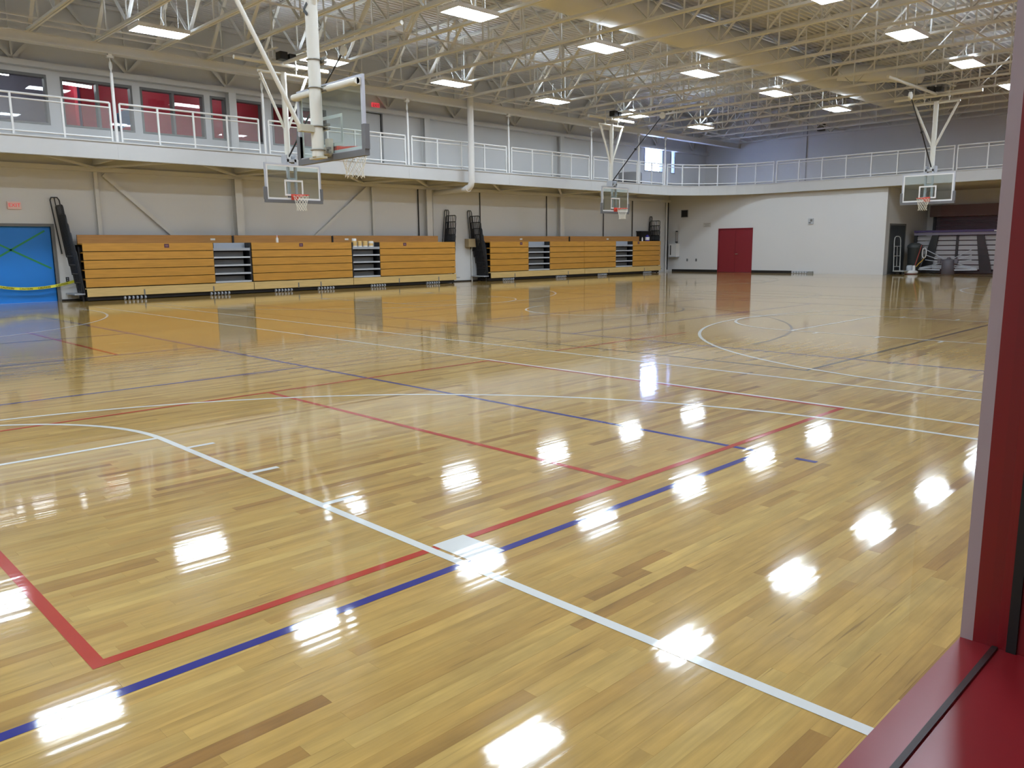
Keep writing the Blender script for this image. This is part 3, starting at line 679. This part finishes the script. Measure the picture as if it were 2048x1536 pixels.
# ------------------------------------------------------------------ telescopic bleachers
YB = 25.6                                        # front face
ROWZ = [0.405, 0.675, 0.945, 1.205, 1.455, 1.71]
def end_rails(b, x, sgn):
    """nested guard rails leaning outwards at one end; sgn -1 left, +1 right"""
    lean = 0.17
    def P(y, z): return (x + sgn*(0.05+lean*max(0, z-0.2)/1.2*0.75), y, z)
    for k in range(6):
        zt = 2.80-0.262*k; y0, y1 = YB+0.30-0.03*k, YB+0.96-0.05*k; z0 = max(0.22, zt-1.5); dx = -sgn*0.012*k
        r = MB(); c = 0.07
        pts = [(y0, z0), (y0, zt-c), (y0+c*0.3, zt-c*0.3), (y0+c, zt), (y1-c, zt), (y1-c*0.3, zt-c*0.3), (y1, zt-c), (y1, z0)]
        r.tube([Vector(P(*q))+Vector((dx, 0, 0)) for q in pts], 0.019, 6)
        for i in range(1, 6):
            yy = y0+(y1-y0)*i/6; r.tube([Vector(P(yy, z0+0.04))+Vector((dx, 0, 0)), Vector(P(yy, zt))+Vector((dx, 0, 0))], 0.014, 6)
        r.tube([Vector(P(y0, z0+0.04))+Vector((dx, 0, 0)), Vector(P(y1, z0+0.04))+Vector((dx, 0, 0))], 0.017, 6)
        r.build('guard_rail', BLACK, b)
    r = MB()
    y0, y1, zt = YB+0.98, YB+0.985, 3.04
    def Q(u, z): q = P(YB+0.92, z); return (q[0]+u, q[1], z)
    r.tube([Q(-0.12, 1.4), Q(-0.12, zt-0.08), Q(-0.08, zt), Q(0.08, zt), Q(0.12, zt-0.08), Q(0.12, 1.4)], 0.019, 6)
    r.tube([Q(0, 1.4), Q(0, zt)], 0.016, 6)
    r.build('rail_loop', BLACK, b)
    MB().box(x+sgn*0.01 if sgn > 0 else x-0.30, x+0.30 if sgn > 0 else x-0.01, YB+0.10, YB+0.95, 0.20, 0.24).build('rail_step', GREY, b)
    MB().bar((x+sgn*0.03, YB+0.25, 0.0), (x+sgn*0.03, YB+0.25, 1.6), 0.04, 0.06).build('end_post', BLACK, b)
def bank(label, x0, x1, sections, tops, seams, plaques, stickers, casters, clips):
    b = thing('bleacher_bank', label, 'bleachers')
    MB().box(x0+0.02, min(x1, 35.5)-0.02, YB+0.50, YB+0.92, 0.16, 1.66).build('frame_core', DARK, b)
    MB().box(x0+0.05, x1-0.05, YB+0.06, YB+0.9, 0.02, 0.13).build('under_carriage', DARK, b)
    for (a, c, aisles) in sections:
        cuts = [a+0.012]
        for p, q in aisles: cuts += [p, q]
        cuts.append(c-0.012)
        spans = [(p, q) for p, q in zip(cuts[::2], cuts[1::2]) if q-p > 0.1]
        for p, q in spans:
            for z0, z1 in zip(ROWZ, ROWZ[1:]):
                MB().box(p, q, YB, YB+0.035, z0+0.010, z1-0.010).box(p, q, YB+0.035, YB+0.5, z1-0.05, z1-0.012).build('seat_board', OAK, b)
        MB().box(a+0.012, c-0.012, YB-0.035, YB, 0.135, 0.385).box(a+0.012, c-0.012, YB, YB+0.4, 0.35, 0.385).build('kick_board', OAKB, b)
        for p, q in aisles:
            MB().box(p+0.01, q-0.01, YB+0.34, YB+0.37, 1.53, 1.70).box(p+0.01, q-0.01, YB+0.01, YB+0.5, 1.46, 1.53).build('aisle_top_panel', GREY, b)
            for z1 in ROWZ[:-1]:
                st = MB().box(p+0.015, q-0.015, YB+0.015, YB+0.38, z1-0.01, z1+0.045).build('aisle_step', GREYL, b)
                if z1 < 1.4: MB().box(p+0.02, q-0.12, YB+0.30, YB+0.32, z1+0.05, z1+0.20).build('riser', FRAMEG, b)  # shade of the voids between steps put into the riser colour
            for e in (p, q): MB().box(e-0.03, e+0.03, YB+0.02, YB+0.5, 0.40, 1.70).build('aisle_cheek', BLACK, b)
    for a, c in tops: MB().box(a+0.01, c-0.01, YB+0.55, YB+0.60, 1.70, 1.955).build('back_board', OAKT, b)
    for xx in seams: MB().box(xx-0.025, xx+0.025, YB+0.50, YB+0.56, 1.56, 1.94).build('seam_post', BLACK, b)
    for xx in plaques:
        pl = MB().box(xx-0.075, xx+0.075, YB-0.006, YB, 1.555, 1.675).build('plaque', PURP, b)
        MB().box(xx-0.045, xx+0.045, YB-0.008, YB-0.006, 1.59, 1.64).build('plaque_print', material('dull_plaque_print', (0.20, 0.10, 0.12), 0.5), pl)
    for xx in stickers: MB().box(xx-0.08, xx+0.08, YB+0.545, YB+0.55, 1.79, 1.85).build('sticker', WHITE, b)
    for xx in casters:
        c_ = MB()
        for i in range(6): c_.tube([(xx-0.30+0.12*i, YB+0.005, 0.055), (xx-0.255+0.12*i, YB+0.005, 0.055)], 0.055, 10)
        c_.build('caster_wheels', GREY, b)
    for xx in clips: MB().box(xx-0.02, xx+0.02, YB-0.045, YB-0.034, 0.12, 0.30).build('lock_clip', FRAMEG, b)
    end_rails(b, x0, -1); end_rails(b, x1, 1)
    return b
bank('long bank of closed oak telescopic bleachers beside the blue doorway', 7.56, 21.86,
     [(7.56, 12.82, [(11.49, 12.78)]), (12.82, 16.80, []), (16.80, 21.86, [(16.84, 18.07)])],
     [(7.6, 12.42), (12.46, 16.3), (16.34, 21.4)], [12.44, 16.32], [10.0, 14.7, 19.25], [11.75, 16.95],
     [8.9, 11.6, 13.9, 15.6, 17.9, 20.6], [9.2, 11.4, 14.5, 15.4, 18.9, 20.9])
bank('farther bank of closed oak telescopic bleachers in the far corner', 23.84, 36.5,
     [(23.84, 30.13, [(26.22, 27.66)]), (30.13, 36.5, [(32.6, 34.03)])],
     [(23.9, 29.6), (29.64, 35.3)], [29.62], [25.75, 34.5], [26.3, 32.6], [24.9, 28.4, 31.5, 35.3], [25.3, 28.9, 32.0, 35.0])
# things left on the bleachers
c0 = None
for i, xx in enumerate((17.0, 17.24, 17.48, 17.74)):
    lb = ['tan canister with a white lid, leftmost of four on the aisle step', 'narrow tan canister, second of four on the aisle step', 'tan canister, third of four on the aisle step', 'tan canister with a torn white label, rightmost of four on the aisle step'][i]
    r = thing('canister', lb, 'canister', (xx, YB+0.13, 1.531), group='canisters on the bleacher aisle')
    w = 0.085 if i == 1 else 0.10
    MB().lathe((0, 0, 0), [(w*0.97, 0.0), (w, 0.012), (w, 0.20), (w*0.97, 0.215), (w*0.6, 0.22)], 16).build('body', TAN, r)
    MB().lathe((0, 0, 0), [(w+0.002, 0.0), (w+0.004, 0.02), (w+0.002, 0.04)], 16).build('base_band', WHITE, r)
    if i == 0: MB().lathe((0, 0, 0.22), [(0.09, 0.0), (0.09, 0.08), (0.07, 0.09)], 16).build('lid', WHITE, r)
    if i == 3: MB().lathe((0, 0, 0.13), [(0.101, 0.0), (0.102, 0.04), (0.101, 0.08)], 16).build('label_band', WHITE, r)
r = thing('spray_bottle', 'small white bottle on top of the long bleachers below the hoop', 'bottle', (13.95, YB+0.30, 1.70))
MB().lathe((0, 0, 0), [(0.04, 0), (0.045, 0.02), (0.045, 0.14), (0.018, 0.18), (0.018, 0.20)], 14).build('bottle_body', WHITE, r)
MB().lathe((0, 0, 0.20), [(0.022, 0), (0.022, 0.04), (0.012, 0.05)], 12).build('cap', material('pink_cap', (0.7, 0.35, 0.4), 0.4), r)
r = thing('detergent_jug', 'blue and white jug on the right end of the far bleachers', 'jug', (35.75, YB+0.35, 1.70))
MB().lathe((0, 0, 0), [(0.11, 0), (0.12, 0.02), (0.12, 0.24), (0.06, 0.30), (0.04, 0.34)], 14).build('jug_body', material('blue_plastic', (0.04, 0.03, 0.30), 0.35), r)
MB().lathe((0, 0, 0.06), [(0.121, 0), (0.122, 0.08), (0.121, 0.16)], 14).build('label_band', WHITE, r)
r = thing('water_bottle', 'small pale bottle beside the blue jug on the far bleachers', 'bottle', (35.3, YB+0.35, 1.70))
MB().lathe((0, 0, 0), [(0.035, 0), (0.04, 0.02), (0.04, 0.15), (0.015, 0.19), (0.015, 0.22)], 12).build('bottle_body', WHITE, r)
r = thing('rail_mass_block', 'tall black block for the nested rails at the right end of the far bleachers', 'cabinet', (36.25, YW-0.24, 0))  # added black block standing in for dense nested rails and row ends
MB().box(-0.62, 0.20, -0.10, 0.22, 0.0, 2.2).build('body_block', DARK, r)
MB().box(-0.66, 0.24, -0.12, 0.235, 2.2, 2.25).build('block_top', BLACK, r)
r = thing('wall_junction_box', 'cream electrical box on the wall between the two bleacher banks', 'box', (23.55, YW-0.16, 1.48))
MB().box(-0.3, 0.3, -0.12, 0.15, 0.0, 0.36).build('box_body', material('tan_box', (0.42, 0.32, 0.18), 0.6), r)
MB().cyl((0.05, 0.1, -1.48), (0.05, 0.1, 0.0), 0.03, 8).build('feed_conduit', CREAM, r)

# ------------------------------------------------------------------ basketball hoops
def net_mesh():
    mb = MB(); n = 12; lv = 7; r0, r1, h = 0.222, 0.135, 0.43
    for k in range(n):
        for s in (1, -1):
            pts = []
            for i in range(lv+1):
                t = i/lv; a = 2*math.pi*(k + s*i*0.5)/n; rr = r0+(r1-r0)*min(1, t*1.35)+(0.02 if i == lv else 0)
                pts.append((rr*math.cos(a), rr*math.sin(a), -h*t))
            mb.tube(pts, 0.0045, 4, cap=False)
    return mb
def hoop(name, label, x, y, rz, zb, back=False, strut=None):
    """local frame: board face in plane y=0 looking to -y, centred on x=0; z measured from the floor"""
    r = thing(name, label, 'basketball hoop', (x, y, 0), rz, 'ceiling hung basketball hoops')
    W, H = 1.83, 1.07; z1 = zb+H
    MB().box(-W/2+0.03, W/2-0.03, 0.006, 0.018, zb+0.03, z1-0.03).build('glass_board', GLASSB, r)
    f = MB()
    f.box(-W/2, W/2, 0.0, 0.05, zb, zb+0.045).box(-W/2, W/2, 0.0, 0.05, z1-0.045, z1).box(-W/2, -W/2+0.045, 0.0, 0.05, zb+0.045, z1-0.045).box(W/2-0.045, W/2, 0.0, 0.05, zb+0.045, z1-0.045)
    f.build('board_frame', ALU, r)
    def frame_lines(nm, a, b, c, d, w):
        MB().box(a, b, 0.002, 0.006, c, c+w).box(a, b, 0.002, 0.006, d-w, d).box(a, a+w, 0.002, 0.006, c+w, d-w).box(b-w, b, 0.002, 0.006, c+w, d-w).build(nm, material('white_board_paint', (0.82, 0.82, 0.82), 0.5), r)
    frame_lines('border_line', -W/2+0.045, W/2-0.045, zb+0.045, z1-0.045, 0.045)
    frame_lines('target_square', -0.305, 0.305, zb+0.15, zb+0.61, 0.05)
    p = MB().box(-W/2-0.03, W/2+0.03, -0.02, 0.06, zb-0.06, zb+0.03)
    for s in (-1, 1): p.box(s*W/2-0.045, s*W/2+0.045, -0.02, 0.06, zb+0.03, zb+0.38)
    p.build('edge_padding', PAD, r)
    zr = zb+0.15; cy = -0.15-0.2286
    rim = MB().tube([(0.2286*math.cos(2*math.pi*i/28), cy+0.2286*math.sin(2*math.pi*i/28), zr) for i in range(28)], 0.011, 8, closed=True)
    rim.box(-0.11, 0.11, -0.02, 0.0, zr-0.12, zr+0.05).box(-0.09, 0.09, -0.18, -0.0, zr-0.02, zr+0.006)
    for s in (-1, 1): rim.bar((s*0.10, -0.01, zr-0.06), (s*0.15, cy+0.17, zr-0.005), 0.012, 0.03)
    rim.build('rim', ORANGE, r)
    net_mesh().build('net', NETM, r, (0, cy, zr-0.012))
    ym = 0.26
    zlow = zb-0.02 if back else zb+0.25
    MB().cyl((0, ym, zlow if back else z1+0.12), (0, ym, 6.55), 0.092 if back else 0.085, 20).build('mast', PIPE, r)
    if not back:   # twin channels carrying the glass below the mast
        c = MB()
        for s in (-1, 1): c.box(s*0.12-0.03, s*0.12+0.03, 0.05, 0.13, zb+0.05, z1+0.16)
        c.box(-0.15, 0.15, 0.06, 0.12, zb+0.12, zb+0.2).box(-0.15, 0.15, 0.06, 0.12, zb+0.62, zb+0.67)
        c.build('board_channels', GREYL, r)
        br = MB().box(-0.17, 0.17, 0.05, 0.36, z1+0.06, z1+0.14)
        for s in (-1, 1): br.box(s*0.15-0.025, s*0.15+0.025, 0.06, 0.34, z1-0.04, z1+0.26).cyl((s*0.14, 0.07, z1+0.2), (s*0.14, 0.33, z1+0.2), 0.022, 8)
        br.build('mast_bracket', GREYL, r)
    else:
        t = MB().tube([(-W/2+0.02, 0.12, z1-0.10), (W/2-0.02, 0.12, z1-0.10)], 0.046, 14)
        for s in (-1, 1): t.box(s*(W/2-0.10)-0.08, s*(W/2-0.10)+0.08, 0.05, 0.12, z1-0.15, z1-0.05)
        t.build('rear_tube', PIPE, r)
        for i, zz in enumerate((z1-0.10, z1+0.30, zb+0.42, zb+0.08)):
            u = MB().tube([(0.105*math.cos(a)*1.0, ym+0.105*math.sin(a), zz) for a in [2*math.pi*i/16 for i in range(16)]], 0.010, 6, closed=True)
            u.box(-0.13, 0.13, ym-0.15, ym-0.10, zz-0.045, zz-0.01).box(-0.13, 0.13, ym-0.15, ym-0.10, zz+0.01, zz+0.045)
            u.build('pipe_clamp', material('dark_clamp_steel', (0.30, 0.29, 0.26), 0.35, metal=0.6), r)
        a = MB().box(-0.07, 0.07, 0.04, 0.20, zb+0.02, zb+0.12).box(-0.05, 0.05, 0.02, 0.1, zb+0.0, zb+0.26).box(-0.16, 0.16, ym-0.06, ym+0.06, zb-0.05, zb-0.02)
        a.build('rim_bracket', material('cream_bracket', (0.55, 0.52, 0.42), 0.45), r)
        MB().box(-0.06, 0.06, ym+0.05, ym+0.30, zb+0.33, zb+0.43).build('brace_lug', material('cream_bracket', (0.55, 0.52, 0.42), 0.45), r)
        MB().cyl((0, ym+0.28, zb+0.38), (0, ym+2.12, 6.60), 0.033, 12).build('rear_brace', PIPE, r)
        x_ = MB().bar((-0.05, ym-0.093*0.0+0.097, 4.98), (0.05, ym+0.097, 4.90), 0.045, 0.004, (0, 1, 0)); x_.bar((-0.05, ym+0.099, 4.82), (0.05, ym+0.099, 4.90), 0.045, 0.004, (0, 1, 0))
        x_.build('black_tape_mark', RUBBER, r)
    for s in (-1, 1): MB().cyl((s*0.06, ym, 4.98), (s*0.74, ym, 6.46), 0.042, 12).build('side_brace', PIPE, r)
    MB().cyl((-0.80, ym, 6.50), (0.80, ym, 6.50), 0.040, 12).build('cross_pipe', PIPE, r)
    for s in (-1, 1): MB().tube([(s*0.42, ym, 6.5), (s*0.42, ym, 7.08)], 0.018, 8).box(s*0.42-0.03, s*0.42+0.03, ym-0.06, ym+0.06, 6.66, 6.82).box(s*0.42-0.04, s*0.42+0.04, ym-0.5, ym+0.5, 7.08, 7.109).build('hanger_clamp', PIPE, r)
    MB().cyl((-1.5, ym, 6.76), (1.5, ym, 6.76), 0.055, 14).build('header_pipe', PIPE, r)
    if strut:
        dy, zz = strut
        q0 = Vector((0.0, ym-0.06, z1+0.22)); q2 = Vector((0.0, ym+dy, zz)); q1 = q0.lerp(q2, 0.52)+Vector((0, 0.10, -0.02))
        MB().tube([q0, q1], 0.024, 8).build('folding_strut', BLACK, r); MB().tube([q1, q2], 0.020, 8).build('folding_strut', BLACK, r)
        MB().tube([q1-Vector((0.03, 0, 0)), q1+Vector((0.03, 0, 0))], 0.045, 10).build('strut_joint', BLACK, r)
        MB().tube([q2-Vector((0.03, 0, 0)), q2+Vector((0.03, 0, 0))], 0.13, 16).build('pulley', PIPE, r)
        MB().cyl((0, ym-0.1, 6.80), (0, ym+dy*1.8, 6.80), 0.05, 12).build('long_header_pipe', PIPE, r)
        MB().box(-0.25, -0.02, ym-0.35, ym-0.08, 6.84, 7.05).box(0.05, 0.25, ym-0.35, ym-0.08, 6.86, 7.02).build('winch_motor', BLACK, r)
    return r
hoop('basketball_hoop', 'nearest glass hoop seen from behind with thick mast', 6.9, 10.91, math.pi/2, 2.84, back=True)
hoop('basketball_hoop', 'glass hoop hanging in front of the long bleachers', 12.38, 21.78, 0, 2.87, strut=(-3.2, 6.6))
hoop('basketball_hoop', 'smaller glass hoop hanging in front of the farther bleachers', 27.67, 21.78, 0, 2.88, strut=(-2.6, 6.6))
hoop('basketball_hoop', 'glass hoop at the right in front of the storage recess', 32.3, 10.79, -math.pi/2, 2.92, strut=(-2.6, 6.45))

# ------------------------------------------------------------------ wall fittings
def exit_sign(x, y, z, label, on):
    r = thing('exit_sign', label, 'sign', (x, y, z))
    MB().box(-0.17, 0.17, -0.06, 0.0, 0.0, 0.21).build('sign_body', material('exit_face_%d' % on, (0.55, 0.06, 0.07) if on else (0.62, 0.56, 0.50), 0.4, emit=((1, 0.08, 0.10), 0.55) if on else ((1, 0.15, 0.15), 0.10)), r)
    lettering('exit_lettering', 'EXIT', 0.15, material('exit_red', (0.55, 0.02, 0.03), 0.4, emit=((1, 0.05, 0.06), 0.35)) if not on else material('exit_dark', (0.30, 0.01, 0.01), 0.4), r, (0, -0.062, 0.105), Euler((math.pi/2, 0, 0)))
exit_sign(6.17, YW-0.001, 2.68, 'red exit sign above the blue doorway', 0)
exit_sign(18.80, YW-0.001, 6.80, 'glowing red exit sign above the upstairs door', 1)
r = thing('wall_speaker', 'dark box fixed to the wall left of the exit sign', 'speaker', (5.62, YW-0.001, 2.70)); MB().box(-0.12, 0.12, -0.12, 0, 0, 0.3).build('speaker_box', FRAMEG, r); MB().box(-0.10, 0.10, -0.13, -0.12, 0.02, 0.28).build('speaker_grille', BLACK, r)
def plate(x0, label, pos, axis, w=0.09, h=0.14, name='wall_outlet'):
    r = thing(name, label, 'outlet', pos, group='wall outlets')
    if axis == 'y':
        MB().box(-w/2, w/2, -0.008, 0, 0, h).build('cover_plate', BLACK, r)
        for zz in (0.03, 0.085): MB().box(-0.018, 0.018, -0.011, -0.008, zz, zz+0.03).build('socket', GREY, r)
    else:
        MB().box(-0.008, 0, -w/2, w/2, 0, h).build('cover_plate', BLACK, r)
        for zz in (0.03, 0.085): MB().box(-0.011, -0.008, -0.018, 0.018, zz, zz+0.03).build('socket', GREY, r)
plate(0, 'dark outlet between the blue doorway and the bleachers', (7.36, YW-0.001, 0.57), 'y')
plate(0, 'dark outlet on the far wall nearer the corner', (XF-0.001, 25.3, 0.58), 'x')
plate(0, 'dark outlet on the far wall nearer the maroon door', (XF-0.001, 24.72, 0.58), 'x')
r = thing('wall_vent', 'dark square vent high on the far wall beside the corner', 'vent', (XF-0.001, 25.54, 3.0))
MB().box(-0.03, 0, -0.22, 0.22, 0, 0.03).box(-0.03, 0, -0.22, 0.22, 0.37, 0.40).box(-0.03, 0, -0.22, -0.19, 0.03, 0.37).box(-0.03, 0, 0.19, 0.22, 0.03, 0.37).build('vent_frame', FRAMEG, r)
MB().box(-0.004, 0, -0.19, 0.19, 0.03, 0.37).build('vent_back', DARK, r)
lv = MB().bar((-0.016, -0.19, 0), (-0.016, 0.19, 0), 0.03, 0.006).mesh('louvre', BLACK)
for k_ in range(8): place('louvre', lv, r, (0, 0, 0.05+0.043*k_))
r = thing('notice_sign', 'faint grey notice on the far wall left of the maroon door', 'sign', (XF-0.001, 24.08, 2.42))
MB().box(-0.015, 0, -0.24, 0.24, 0, 0.24).build('notice_panel', material('pale_notice', (0.55, 0.53, 0.50), 0.6), r)
for zz, w in ((0.18, 0.19), (0.12, 0.12), (0.06, 0.17)): MB().box(-0.018, -0.015, -w, w, zz-0.012, zz+0.012).build('notice_rule', material('grey_print', (0.3, 0.28, 0.27), 0.6), r)
r = thing('wall_cabinet', 'white wall cabinet in the far corner beside the bleachers', 'cabinet', (XF-0.001, 26.08, 0.85))
MB().box(-0.32, 0, -0.25, 0.25, 0.0, 0.70).build('body_block', WHITE, r); MB().box(-0.33, -0.32, 0.10, 0.16, 0.08, 0.62).build('side_slot', BLACK, r); MB().box(-0.35, 0, -0.26, 0.26, -0.04, 0.0).build('cabinet_base', GREYL, r)
r = thing('bottle_holder', 'slim dark holder on the wall above the white cabinet', 'holder', (XF-0.001, 25.98, 1.65))
MB().cyl((-0.08, 0, 0), (-0.08, 0, 0.55), 0.06, 12).build('holder_tube', material('grey_tube', (0.30, 0.27, 0.25), 0.5), r); MB().cyl((-0.08, 0, 0.55), (-0.08, 0, 0.62), 0.065, 12).build('holder_cap', BLACK, r); MB().cyl((-0.08, 0, -0.05), (-0.08, 0, 0.03), 0.066, 12).build('holder_foot', BLACK, r)
r = thing('control_box', 'small grey control box in the middle of the white far wall', 'control box', (XF-0.001, 18.21, 2.42))
MB().box(-0.05, 0, -0.13, 0.13, 0, 0.28).build('box_body', GREYL, r); MB().box(-0.055, -0.05, -0.09, 0.02, 0.12, 0.24).build('display', FRAMEG, r); MB().box(-0.055, -0.05, -0.02, 0.09, 0.04, 0.1).build('keypad', FRAMEG, r)
r = thing('wall_speaker', 'dark speaker high on the far wall under the roof', 'speaker', (XU-0.001, 19.58, 7.33)); MB().box(-0.22, 0, -0.17, 0.17, 0, 0.34).build('speaker_box', BLACK, r); MB().box(-0.235, -0.22, -0.14, 0.14, 0.03, 0.31).build('speaker_grille', FRAMEG, r)
tag(MB().tube([(XU-0.03, 20.37, 8.4), (XU-0.03, 20.37, 4.6)], 0.02, 8).build('wall_conduit', material('grey_conduit', (0.32, 0.31, 0.31), 0.5)), 'thin grey conduit on the upper far wall below the speaker', 'conduit')
r = thing('rolled_mat', 'rolled dark mat standing on the track left of the daylight window', 'mat', (33.7, 25.6, ZT))
MB().lathe((0, 0, 0), [(0.55, 0), (0.6, 0.03), (0.6, 0.62), (0.55, 0.66), (0.30, 0.64)], 24).build('mat_roll', material('dark_mat', (0.10, 0.10, 0.11), 0.7), r)
r = thing('roller_bracket', 'low grey metal roller bracket at the foot of the white far wall', 'bracket', (XF-0.06, 18.5, 0))
MB().box(-0.05, 0.04, -0.55, 0.55, 0.0, 0.03).box(-0.05, 0.04, -0.55, -0.30, 0.03, 0.11).build('base_rail', material('dull_grey_rail', (0.25, 0.25, 0.23), 0.5), r)
for i_ in range(6): MB().cyl((-0.06, -0.2+0.14*i_, 0.07), (0.03, -0.2+0.14*i_, 0.07), 0.055, 12).build('roller', GREYL, r)

# ------------------------------------------------------------------ storage recess
b = thing('folded_bleacher', 'folded portable bleacher with purple top edge in the storage recess', 'bleachers', (41.6, 12.4, 0))
MB().box(-0.20, 0.10, -1.95, 1.90, 1.93, 2.03).build('top_seat', material('purple_seat', (0.075, 0.05, 0.17), 0.5), b)
MB().box(-0.16, 0.06, -1.95, 1.90, 1.80, 1.92).build('top_rail', material('lilac_rail', (0.26, 0.23, 0.30), 0.5), b)
bp = MB().box(-0.02, 0.03, -1.80, 1.80, 0, 0.185).mesh('bench_plank', material('grey_plank', (0.42, 0.40, 0.41), 0.4))
for k_ in range(7): place('bench_plank', bp, b, (0.04, 0, 0.20+0.227*k_))
for yy in (-1.85, 1.85): MB().box(-0.10, 0.10, yy-0.06, yy+0.06, 0.0, 1.95).build('end_stringer', BLACK, b)
MB().box(-0.05, 0.03, -0.05, 0.05, 0.3, 1.85).build('centre_post', BLACK, b)
for yt, yb_ in ((0.95, 1.30), (-0.95, -1.30)):
    st = MB(); st.add([(-0.10, yt-0.14, 1.85), (-0.10, yt+0.14, 1.85), (-0.10, yb_+0.25, 0.1), (-0.10, yb_-0.25, 0.1), (0.0, yt-0.14, 1.85), (0.0, yt+0.14, 1.85), (0.0, yb_+0.25, 0.1), (0.0, yb_-0.25, 0.1)],
                      [(0, 1, 2, 3), (7, 6, 5, 4), (0, 4, 5, 1), (1, 5, 6, 2), (2, 6, 7, 3), (3, 7, 4, 0)])
    st.build('saw_tooth_stringer', BLACK, b)
MB().box(-0.12, 0.12, -1.9, 1.9, 0.02, 0.12).build('base_beam', BLACK, b)
MB().box(-0.23, -0.20, -1.72, -1.55, 1.94, 1.99).build('end_tag', WHITE, b)
d = thing('rod_stand', 'dark grey drum with pale rods fanning out to both sides', 'stand', (40.4, 12.35, 0))
MB().lathe((0, 0, 0), [(0.26, 0.0), (0.28, 0.02), (0.28, 0.62), (0.25, 0.66), (0.10, 0.70), (0.05, 0.78)], 20).build('drum', material('grey_vinyl', (0.11, 0.105, 0.12), 0.55), d)
for s in (-1, 1):
    for (z0, y1, z1) in ((0.72, 0.95, 1.12), (0.60, 0.97, 0.88), (0.55, 0.98, 0.66), (0.52, 1.22, 0.28), (0.42, 1.20, 0.27), (0.34, 1.16, 0.25)):
        MB().cyl((-0.05, s*0.20, z0), (-0.12, s*y1, z1), 0.018, 8).build('rod', GREYL, d)
    MB().box(-0.16, -0.06, s*0.36-0.07, s*0.36+0.07, 0.50, 0.72).build('rod_clamp', material('grey_vinyl', (0.11, 0.105, 0.12), 0.55), d)
    MB().bar((-0.12, s*0.30, 0.20), (-0.12, s*1.25, 0.22), 0.03, 0.05).build('floor_arm', GREYL, d)
h = thing('hand_cart', 'pale tubular hand cart leaning by the dark storage door', 'cart', (39.75, 14.3, 0), -0.25)
ht = MB().tube([(-0.24, 0.10, 0.12), (-0.24, 0.16, 1.55), (-0.20, 0.165, 1.70), (-0.10, 0.17, 1.76), (0.10, 0.17, 1.76), (0.20, 0.165, 1.70), (0.24, 0.16, 1.55), (0.24, 0.10, 0.12)], 0.022, 8)
ht.build('handle_frame', material('pale_cart_tube', (0.55, 0.56, 0.54), 0.4), h)
for zz in (0.35, 0.85, 1.30): MB().cyl((-0.24, 0.12, zz), (0.24, 0.12, zz), 0.016, 8).build('cross_bar', material('pale_cart_tube', (0.55, 0.56, 0.54), 0.4), h)
MB().cyl((0, 0.12, 0.35), (0, 0.15, 1.30), 0.014, 8).build('centre_bar', material('pale_cart_tube', (0.55, 0.56, 0.54), 0.4), h)
MB().box(-0.28, 0.28, -0.45, 0.12, 0.12, 0.17).build('platform', material('pale_cart_deck', (0.45, 0.46, 0.44), 0.5), h)
for sx in (-0.22, 0.22):
    for sy in (-0.38, 0.05): MB().cyl((sx-0.02, sy, 0.06), (sx+0.02, sy, 0.06), 0.06, 12).build('wheel', RUBBER, h)
g = thing('waste_bin', 'dark grey bin standing behind the floor machine', 'bin', (40.8, 14.0, 0))
MB().lathe((0, 0, 0), [(0.26, 0), (0.28, 0.03), (0.32, 1.2), (0.34, 1.22), (0.34, 1.28), (0.30, 1.28)], 18).build('bin_body', material('charcoal_plastic', (0.05, 0.055, 0.055), 0.5), g)
MB().lathe((0, 0, 1.28), [(0.34, 0), (0.33, 0.06), (0.18, 0.16), (0.05, 0.17)], 18).build('bin_lid', material('charcoal_plastic', (0.05, 0.055, 0.055), 0.5), g)
f = thing('floor_machine', 'white floor polisher with red handle and yellow cord', 'floor machine', (40.0, 13.85, 0))
MB().lathe((0, 0, 0.03), [(0.30, 0), (0.32, 0.03), (0.32, 0.09), (0.26, 0.13), (0.12, 0.15)], 20).build('polisher_skirt', WHITE, f)
MB().lathe((0, 0.05, 0.17), [(0.13, 0), (0.14, 0.03), (0.14, 0.20), (0.10, 0.24)], 16).build('motor', GREYL, f)
MB().lathe((0, 0, 0.0), [(0.25, 0), (0.25, 0.03)], 18).build('polishing_pad', material('red_pad', (0.35, 0.05, 0.05), 0.9), f)
MB().cyl((0, -0.12, 0.16), (0, -0.42, 1.35), 0.022, 8).build('handle_pole', material('red_handle', (0.33, 0.06, 0.05), 0.4), f)
MB().box(-0.04, 0.04, -0.20, -0.10, 0.12, 0.40).build('handle_yoke', WHITE, f)
MB().tube([(0, -0.30, 1.30), (0, -0.52, 1.24), (0, -0.62, 1.20)], 0.022, 8).build('grip', BLACK, f)
cc = MB()
for k_ in range(3): cc.tube([(-0.05-0.02*k_, -0.58+0.09*math.cos(a), 0.98+0.24*math.sin(a)) for a in [2*math.pi*i/16 for i in range(16)]], 0.016, 6, closed=True)
cc.build('cord_coil', WHITE, f)
MB().tube([(-0.04, -0.60, 0.80), (-0.04, -0.50, 0.62), (-0.03, -0.36, 0.50), (-0.02, -0.24, 0.34)], 0.02, 6).build('yellow_cord', material('yellow_cord', (0.55, 0.32, 0.04), 0.5), f)
